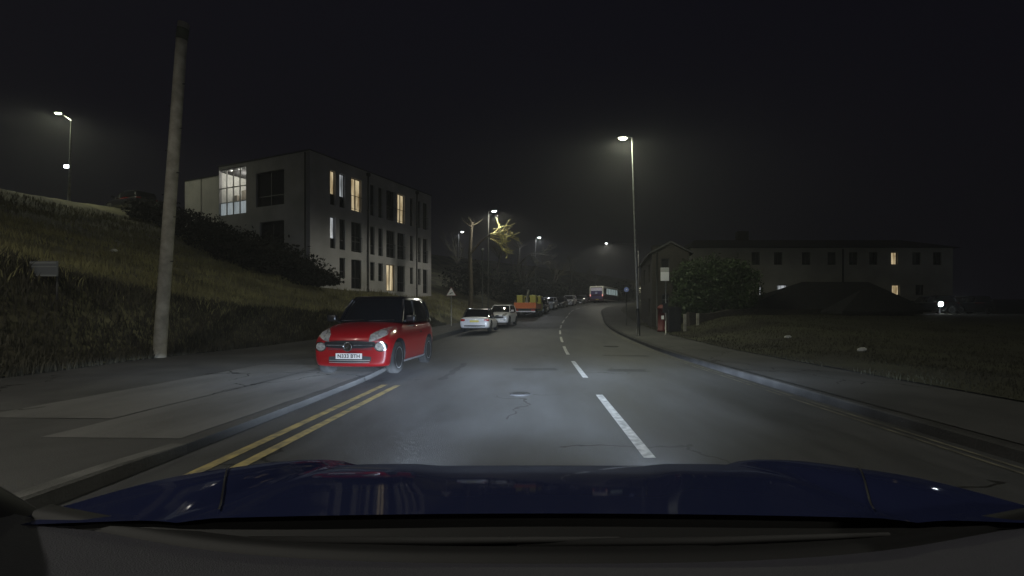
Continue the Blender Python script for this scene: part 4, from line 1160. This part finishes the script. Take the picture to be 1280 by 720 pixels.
for j in range(NY + 1):
    y = .80 + (1.86 - .80) * j / NY; w = bon_hw(y)
    yy = y
    rows.append([bm.verts.new((CXo + w * (2 * i / NX - 1), yy + .03 - .05 * (2 * i / NX - 1) ** 2 * (1 - j / NY), bon_z(w * (2 * i / NX - 1), y))) for i in range(NX + 1)])
for j in range(NY):
    for i in range(NX): bm.faces.new((rows[j][i], rows[j][i + 1], rows[j + 1][i + 1], rows[j + 1][i]))
obj('bonnet', bm, BLUEP, own, True)
# shut lines between bonnet and wings
for sx in (-1, 1):
    bm = bmesh.new(); prev = None
    for i in range(24):
        y = .82 + .9 * i / 23; y = .83 + .44 * i / 23; x = sx * (.587 + (y - .83) * .59); row = [bm.verts.new((CXo + x + dx, y + .03, bon_z(x + dx, y) + .0015)) for dx in (-.002, .002)]
        if prev: bm.faces.new((prev[0], prev[1], row[1], row[0]))
        prev = row
    obj('bonnet_gap', bm, BLACKM, own)
# wings and nose below the bonnet edge
bm = bmesh.new(); prev = None; edge = []
for j in range(NY + 1):
    y = .80 + 1.06 * j / NY; edge.append((CXo - bon_hw(y), y + .03 - .05 * (1 - j / NY), bon_z(bon_hw(y), y)))
edge += [(-x + 2 * CXo, y, z) for x, y, z in edge[::-1]]
for (x, y, z) in edge:
    ox = (x - CXo); d = Vector((ox, (y - 1.0) * .5, 0)).normalized() * .03
    row = [bm.verts.new((x + d.x * k, y + abs(d.y) * k, z - dz)) for k, dz in ((0, 0), (.8, .03), (1.4, .1), (1.6, .3), (1.2, .62))]
    if prev:
        for k in range(4): bm.faces.new((prev[k], prev[k + 1], row[k + 1], row[k]))
    prev = row
bmesh.ops.recalc_face_normals(bm, faces=bm.faces)
obj('front_wing', bm, BLUEP, own, True)
# cowl, seal and dashboard
def sweep(name, f, x0, x1, m, n=40, smooth=True):
    bm = bmesh.new(); prev = None
    for i in range(n + 1):
        x = x0 + (x1 - x0) * i / n; row = [bm.verts.new((CXo + x,) + p) for p in f(x)]
        if prev:
            for k in range(len(row) - 1): bm.faces.new((prev[k], prev[k + 1], row[k + 1], row[k]))
        prev = row
    bmesh.ops.recalc_face_normals(bm, faces=bm.faces)
    return obj(name, bm, m, own, smooth)
cz = lambda x: interp([(0, .922), (.35, .922), (.55, .929), (.73, .946), (.9, .963)], abs(x))     # height of the screen foot
sy_ = lambda x: .76 + .075 * (x / .88) ** 2
sweep('cowl_panel', lambda x: [(.86 - .05 * (x / .9) ** 2, bon_z(x, .83) - .003), (.832 - .05 * (x / .9) ** 2, min(bon_z(x, .8) - .012, cz(x) + .004)), (sy_(x) - .012, cz(x) - .013)], -.88, .88, mat('cowl_plastic', (.005, .005, .005), .7))
sweep('screen_seal', lambda x: [(sy_(x) + .022, cz(x) - .01), (sy_(x) + .016, cz(x) + .003), (sy_(x) - .012, cz(x) + .002), (sy_(x) - .02, cz(x) - .012)], -.88, .88, mat('seal_rubber', (.006, .006, .006), .7))
sweep('dashboard', lambda x: [(sy_(x) - .015, cz(x) - .008), (sy_(x) - .1, cz(x) + .004), (sy_(x) - .3, cz(x) + .012), (sy_(x) - .4, cz(x) + .006), (sy_(x) - .44, cz(x) - .06), (sy_(x) - .46, cz(x) - .3)], -.95, .95, mat('dash_plastic', (.036, .036, .046), .75, bump=.3, bscale=400))
for x0 in (-.50, -.05):
    bm = bmesh.new(); tube(bm, [(CXo + x0, .80, cz(x0) - .005), (CXo + x0 + .32, .785, cz(x0 + .3) + .008), (CXo + x0 + .62, .80, cz(x0 + .6) + .004)], [.009, .007, .004], 6); obj('wiper', bm, RUBBER, own)
for sx in (-1, 1):
    bm = bmesh.new(); a = Vector((CXo + sx * .97, .86, .97)); b = Vector((CXo + sx * .80, .1, 1.55))
    tube(bm, [a - Vector((0, -.03, .08)), a * .66 + b * .34, a * .33 + b * .67, b], [.045, .036, .034, .034], 8); obj('windscreen_pillar', bm, PLASTIC, own)
def beam_pattern(L):
    """a dipped beam: bright below a soft cut-off, weaker steeply down and sideways, a little stray light above"""
    L.use_nodes = True; nt = L.node_tree; N = nt.nodes.new; K = nt.links.new
    em = nt.nodes['Emission']; tc_ = N('ShaderNodeTexCoord'); sp_ = N('ShaderNodeSeparateXYZ'); K(tc_.outputs['Normal'], sp_.inputs[0])
    def M(op, a, b=None, clamp=False):
        m = N('ShaderNodeMath'); m.operation = op; m.use_clamp = clamp
        for i, q in enumerate((a, b)):
            if q is None: continue
            if isinstance(q, (int, float)): m.inputs[i].default_value = q
            else: K(q, m.inputs[i])
        return m.outputs[0]
    fw = M('MAXIMUM', M('ABSOLUTE', sp_.outputs['Z']), .01)
    el = M('MULTIPLY', M('DIVIDE', sp_.outputs['Y'], fw), BEAM_SIGN); az = M('DIVIDE', sp_.outputs['X'], fw)
    az2 = M('MULTIPLY', az, az); hor = M('POWER', 2.718, M('ADD', M('MULTIPLY', az2, -.55), M('MULTIPLY', M('MULTIPLY', az2, az2), -.9)))
    dn = M('MULTIPLY', el, -1.0)
    steep = M('POWER', M('DIVIDE', .068, M('MAXIMUM', dn, .068)), 3.7)
    cut = N('ShaderNodeMapRange'); cut.interpolation_type = 'SMOOTHSTEP'; K(dn, cut.inputs['Value']); cut.inputs['From Min'].default_value = .03; cut.inputs['From Max'].default_value = .078
    low = M('MULTIPLY', M('MULTIPLY', steep, cut.outputs[0]), hor)
    up = N('ShaderNodeMapRange'); up.interpolation_type = 'SMOOTHSTEP'; K(el, up.inputs['Value']); up.inputs['From Min'].default_value = 0; up.inputs['From Max'].default_value = .35; up.inputs['To Min'].default_value = .03; up.inputs['To Max'].default_value = .004
    near = N('ShaderNodeMapRange'); K(dn, near.inputs['Value']); near.inputs['From Min'].default_value = .06; near.inputs['From Max'].default_value = .2; near.inputs['To Min'].default_value = 1; near.inputs['To Max'].default_value = 0
    stray = M('MULTIPLY', M('MULTIPLY', up.outputs[0], near.outputs[0]), M('ADD', hor, .1))
    rt = N('ShaderNodeMapRange'); K(az, rt.inputs['Value']); rt.inputs['From Min'].default_value = .15; rt.inputs['From Max'].default_value = .9; rt.inputs['To Min'].default_value = 1; rt.inputs['To Max'].default_value = .25
    fo = N('ShaderNodeMapRange'); fo.interpolation_type = 'SMOOTHSTEP'; K(el, fo.inputs['Value']); fo.inputs['From Min'].default_value = .045; fo.inputs['From Max'].default_value = .01; fo.inputs['To Min'].default_value = 0; fo.inputs['To Max'].default_value = 1
    lobe = M('MULTIPLY', M('MULTIPLY', M('POWER', 2.718, M('MULTIPLY', M('POWER', M('ADD', az, .1), 4.0), -500.0)), .2), M('MULTIPLY', fo.outputs[0], near.outputs[0]))
    K(M('ADD', M('MULTIPLY', M('ADD', low, stray), rt.outputs[0]), lobe), em.inputs['Strength'])
BEAM_SIGN = 1.0
# headlamps in the nose; they are what lights the road ahead
for sx in (-1, 1):
    bm = bmesh.new(); box(bm, (CXo + sx * .56, 1.83, .60), (.26, .12, .12), bev=.04)
    hl = obj('headlight', bm, glow('lit_headlamp_lens', (.85, .92, 1.0), 1.5), own, True)
    L = bpy.data.lights.new('headlight_beam', 'SPOT'); L.energy = HEAD_W; L.color = (.66, .8, 1.0); L.spot_size = R(125); L.spot_blend = .3; L.shadow_soft_size = .05
    beam_pattern(L)
    lo = bpy.data.objects.new('headlight_beam', L); COL.objects.link(lo); lo.parent = hl
    lo.location = (CXo + sx * .58, 1.98, .58)
    lo.rotation_euler = (R(90), 0, 0)

# ------------------------------------------------------------------ trees, hedges, shrubs
def bare_tree(loc, h, label, rnd, spread=.55, droop=0.0, trunk_r=.18, depth=5, trunk_h=.35, cat='tree', group=None, twigm=TWIG, lean=(0, 0)):
    rg = random.Random(rnd); e = empty('bare_tree', loc, rg.uniform(0, 6), label, cat, group)
    tb_, cb = bmesh.new(), bmesh.new()
    def grow(p, d, L, r, lev):
        bm = tb_ if lev <= 1 else cb; n = 4 if lev < 3 else 3; pts_ = [p.copy()]; rr = [r]; q = p.copy(); dd = d.copy()
        for i in range(n):
            dd = (dd + Vector((rg.gauss(0, .16), rg.gauss(0, .16), rg.gauss(0, .1) - droop * (lev > 1) * .35 + (.1 if droop == 0 else 0)))).normalized(); q = q + dd * L / n
            pts_.append(q.copy()); rr.append(r * (1 - .45 * (i + 1) / n))
        tube(bm, pts_, rr, 8 if lev == 0 else 5 if lev < 3 else 3, caps=False)
        if lev >= depth: return
        for k in range({0: 5, 1: 4, 2: 4, 3: 4, 4: 3}.get(lev, 3)):
            i = rg.randint(max(1, n - 2 if lev == 0 else 1), n); t_ = pts_[i]; ax = Vector((rg.gauss(0, 1), rg.gauss(0, 1), rg.gauss(0, .35))).normalized()
            nd = (dd + ax * rg.uniform(.6, 1.25) * (spread * 1.7)).normalized()
            grow(t_, nd, L * rg.uniform(.55, .82) * (1.0 if lev else .9), rr[i] * .62, lev + 1)
    grow(Vector((0, 0, -.15)), Vector((lean[0], lean[1], 1)).normalized(), h * trunk_h, trunk_r, 0)
    obj('trunk', tb_, BARK, e); obj('crown', cb, twigm, e)
    return e
def leaf_cloud(bm, c, s, n, rg, size=.09):
    for _ in range(n):
        while True:
            v = Vector((rg.uniform(-1, 1), rg.uniform(-1, 1), rg.uniform(-1, 1)))
            if .25 < v.length < 1: break
        bump_ = 1 + noise.noise(v * 2.6 + Vector(c)) * .55
        p = Vector((c[0] + v.x * s[0] * bump_, c[1] + v.y * s[1] * bump_, c[2] + v.z * s[2] * bump_))
        if p.z < .02: p.z = rg.uniform(.02, .2)
        a = Vector((rg.gauss(0, 1), rg.gauss(0, 1), rg.gauss(0, 1))).normalized(); b = a.cross(Vector((rg.gauss(0, 1), rg.gauss(0, 1), rg.gauss(0, 1)))).normalized()
        k = size * rg.uniform(.6, 1.4)
        bm.faces.new([bm.verts.new(q) for q in (p - a * k, p + b * k * .45, p + a * k, p - b * k * .45)])
def bush(loc, blobs, n, label, m=LEAF, cat='shrub', name='shrub', rnd=1, group=None, size=.09):
    rg = random.Random(rnd); e = empty(name, loc, 0, label, cat, group)
    bm = bmesh.new(); tot = sum(b[1][0] * b[1][1] * b[1][2] for b in blobs)
    for c, s in blobs: leaf_cloud(bm, c, s, int(n * s[0] * s[1] * s[2] / tot), rg, size)
    obj('foliage', bm, m, e)
    bm = bmesh.new()
    for c, s in blobs:
        for k in range(3): tube(bm, [(c[0] * .6, c[1] * .6, -.1), (c[0] + rg.uniform(-.5, .5) * s[0], c[1], c[2] * .6), (c[0] + rg.uniform(-.7, .7) * s[0], c[1] + rg.uniform(-.5, .5) * s[1], c[2] + s[2] * .5)], [.06, .035, .012], 5, caps=False)
    obj('stem', bm, BARK, e)
    return e
# hedge right of the stone house
bush((11.1, 30.0, gl(11.1, 30)), [((0, 0, 1.7), (2.1, 1.2, 2.0)), ((1.7, .2, 1.6), (1.4, 1.2, 1.8)), ((-1.5, -.2, 1.4), (1.2, 1.1, 1.9)), ((-1.3, 0, 2.7), (1.1, .9, .9)), ((1.0, 0, 2.8), (1.6, 1.0, .8))], 19000, 'tall rounded green hedge behind the bus stop sign, right of the stone house', LEAF, 'hedge', 'hedge', 3, size=.1)
# dark scrub between bank and apartment block
q0 = [(-27.5, 34.5, 1.5), (-24.3, 33.4, 1.7), (-21.3, 32.0, 1.9), (-18.6, 30.6, 2.0), (-16.4, 29.6, 1.9), (-14.3, 29.8, 1.3)]
nm_ = ['dark bush on the bank, topmost and farthest left before the block', 'dark bush below the unlit pale wall of the block', 'dark bush below the lit stairwell', 'big dark bush below the large dark end window', 'dark bush at the near corner of the block', 'lowest dark bush, hiding the first ground floor window']
for i, (x, y, s) in enumerate(q0):
    bush((x, y, land_left(x, y)), [((0, 0, s * .45), (s * 1.15, s * .8, s * .62)), ((s * .9, .1, s * .25), (s * .8, s * .6, s * .45))], 3800, nm_[i], DLEAF, 'bush', 'dark_bush', 20 + i, 'dark bushes between the bank and the block', size=.11)
# trees
# bright drooping branches by the second lamp: a tree behind the pavement whose limb hangs out past the lamp
def limb_tree(Y, xt, box_, label, rnd, seeds, m=TWIG, th=.55, trunk_r=.2, tw=.045):
    """trunk at xt; a long limb reaches into the pixel box box_ and fans out into forked twigs"""
    rg = random.Random(rnd); x0, y0, x1, y1 = box_; e = empty('bare_tree', (xt, Y + 1.2, gl(xt, Y + 1.2) - .1), 0, label, 'tree'); o = e.location
    a = W(x0, (y0 + y1) / 2, Y) - o; b = W(x1, (y0 * .55 + y1 * .45), Y) - o
    tb_, cb = bmesh.new(), bmesh.new(); top = Vector((0, 0, a.z + .8))
    tube(tb_, [Vector((0, 0, -.1)), Vector((.05, 0, a.z * .4)), Vector((-.04, 0, a.z * .8)), top + Vector((.1, .2, .3)), top + Vector((-.2, .5, .8))], [trunk_r, trunk_r * .85, trunk_r * .7, trunk_r * .5, .05], 9)
    tube(tb_, [Vector((-.04, 0, a.z * .8)), (Vector((0, 0, a.z * .85)) + a) / 2, a], [.1, .075, .05], 6)
    for k in range(7):
        d = Vector((rg.gauss(0, .8), abs(rg.gauss(0, .8)), .8)).normalized(); tube(tb_, [top, top + d * .7, top + d * 1.3 + Vector((rg.gauss(0, .3), 0, .1))], [.05, .03, .01], 4, caps=False)
    w = (b - a).length; hgt = (y1 - y0) * Y / 600
    def fork(p, d, l, r, lev):
        pts_ = [p]; q = p
        for i in range(4):
            d = (d + Vector((rg.gauss(0, .22), rg.gauss(0, .2), rg.gauss(0, .22) + .04))).normalized(); q = q + d * l / 4; pts_.append(q)
        tube(cb, pts_, [r, r * .88, r * .76, r * .64, r * .5], 5 if lev < 2 else 4, caps=False)
        if lev < 4:
            for _ in range((3, 3, 2, 2)[lev]):
                i = rg.choice((1, 2, 3, 4)); fork(pts_[i], (d + Vector((rg.gauss(.2, .35), rg.gauss(0, .4), rg.gauss(0, .5)))).normalized(), l * .6, r * .74, lev + 1)
    for k in range(seeds):
        an = -.95 + 1.15 * k / max(1, seeds - 1); fork(a + Vector((0, 0, rg.uniform(-.35, .1))), Vector((math.cos(an), rg.uniform(-.2, .3), math.sin(an) * .8)), w * .5, tw, 0)
    obj('trunk', tb_, BARK, e); obj('crown', cb, m, e)
TW2 = mat('lamplight_tinted_twig', (.42, .38, .16), .85)  # lamplight put into the colour: brighter and yellower than the other twigs
limb_tree(35.3, -4.93, (613, 280, 652, 306), 'tall pale bare trunk whose bright yellowish branches hang right below the lit street lamp', 11, 6, TW2)
limb_tree(57.0, -2.0, (664, 306, 704, 328), 'bare tree with thin dim branches below the farther street lamp', 14, 4, TWIG, tw=.04)
# wood and far trees
far_trees = [(-9.5, 62, 11, 'bare tree on the slope behind the block, nearest its far corner'), (-5.5, 70, 12, 'bare tree on the slope, second from the block'), (-1.0, 76, 11, 'bare tree above the truck, behind the second lamp'),
             (3.5, 88, 12, 'bare tree above the far end of the parked row'), (7.5, 104, 13, 'bare olive tinted tree behind the bus, left of the distant lamp'), (14.5, 112, 12, 'bare tree behind the bus, right of the distant lamp'),
             (19.5, 84, 10, 'bare tree on the right of the bend behind the stone house')]
for i, (x, y, h, lb) in enumerate(far_trees):
    bare_tree((x, y, gl(x, y) if x < be(y) or x > cx(y) else gz(y)), h, lb, 40 + i, depth=4, trunk_r=.22, group='trees beyond the bend')
sh = [(-7.5, 52.5, 'dark leafy mass on the slope beyond the far corner of the block'), (-3.9, 58.0, 'dark shrub behind the orange truck'), (-.2, 66, 'dark shrub behind the silver parked car'), (3.2, 76, 'dark shrub behind the far white parked car'), (9.8, 98, 'dark shrub right behind the bus'), (17.5, 96, 'dark shrub on the verge ahead of the bus')]
for i, (x, y, lb) in enumerate(sh):
    bush((x, y, gl(x, y)), [((0, 0, 1.6), (2.6, 1.8, 2.0)), ((1.5, 0, 1.0), (1.8, 1.5, 1.3))], 3000, lb, DLEAF, 'shrub', 'dark_shrub', 60 + i, 'dark shrubs along the road', size=.16)

# ------------------------------------------------------------------ thin haze volume added for glow round the lamps and lifted blacks
bm = bmesh.new(); box(bm, (0, 95, 14), (420, 260, 32))
hzm = bpy.data.materials.new('haze'); hzm.use_nodes = True; nt = hzm.node_tree; nt.nodes.remove(nt.nodes['Principled BSDF'])
pv = nt.nodes.new('ShaderNodeVolumePrincipled'); pv.inputs['Color'].default_value = (.85, .87, .9, 1); pv.inputs['Density'].default_value = .002; pv.inputs['Anisotropy'].default_value = .3
nt.links.new(pv.outputs[0], nt.nodes['Material Output'].inputs['Volume'])
tag(obj('haze', bm, hzm), 'thin haze added to glow faintly round the street lamps', 'haze', kind='stuff')
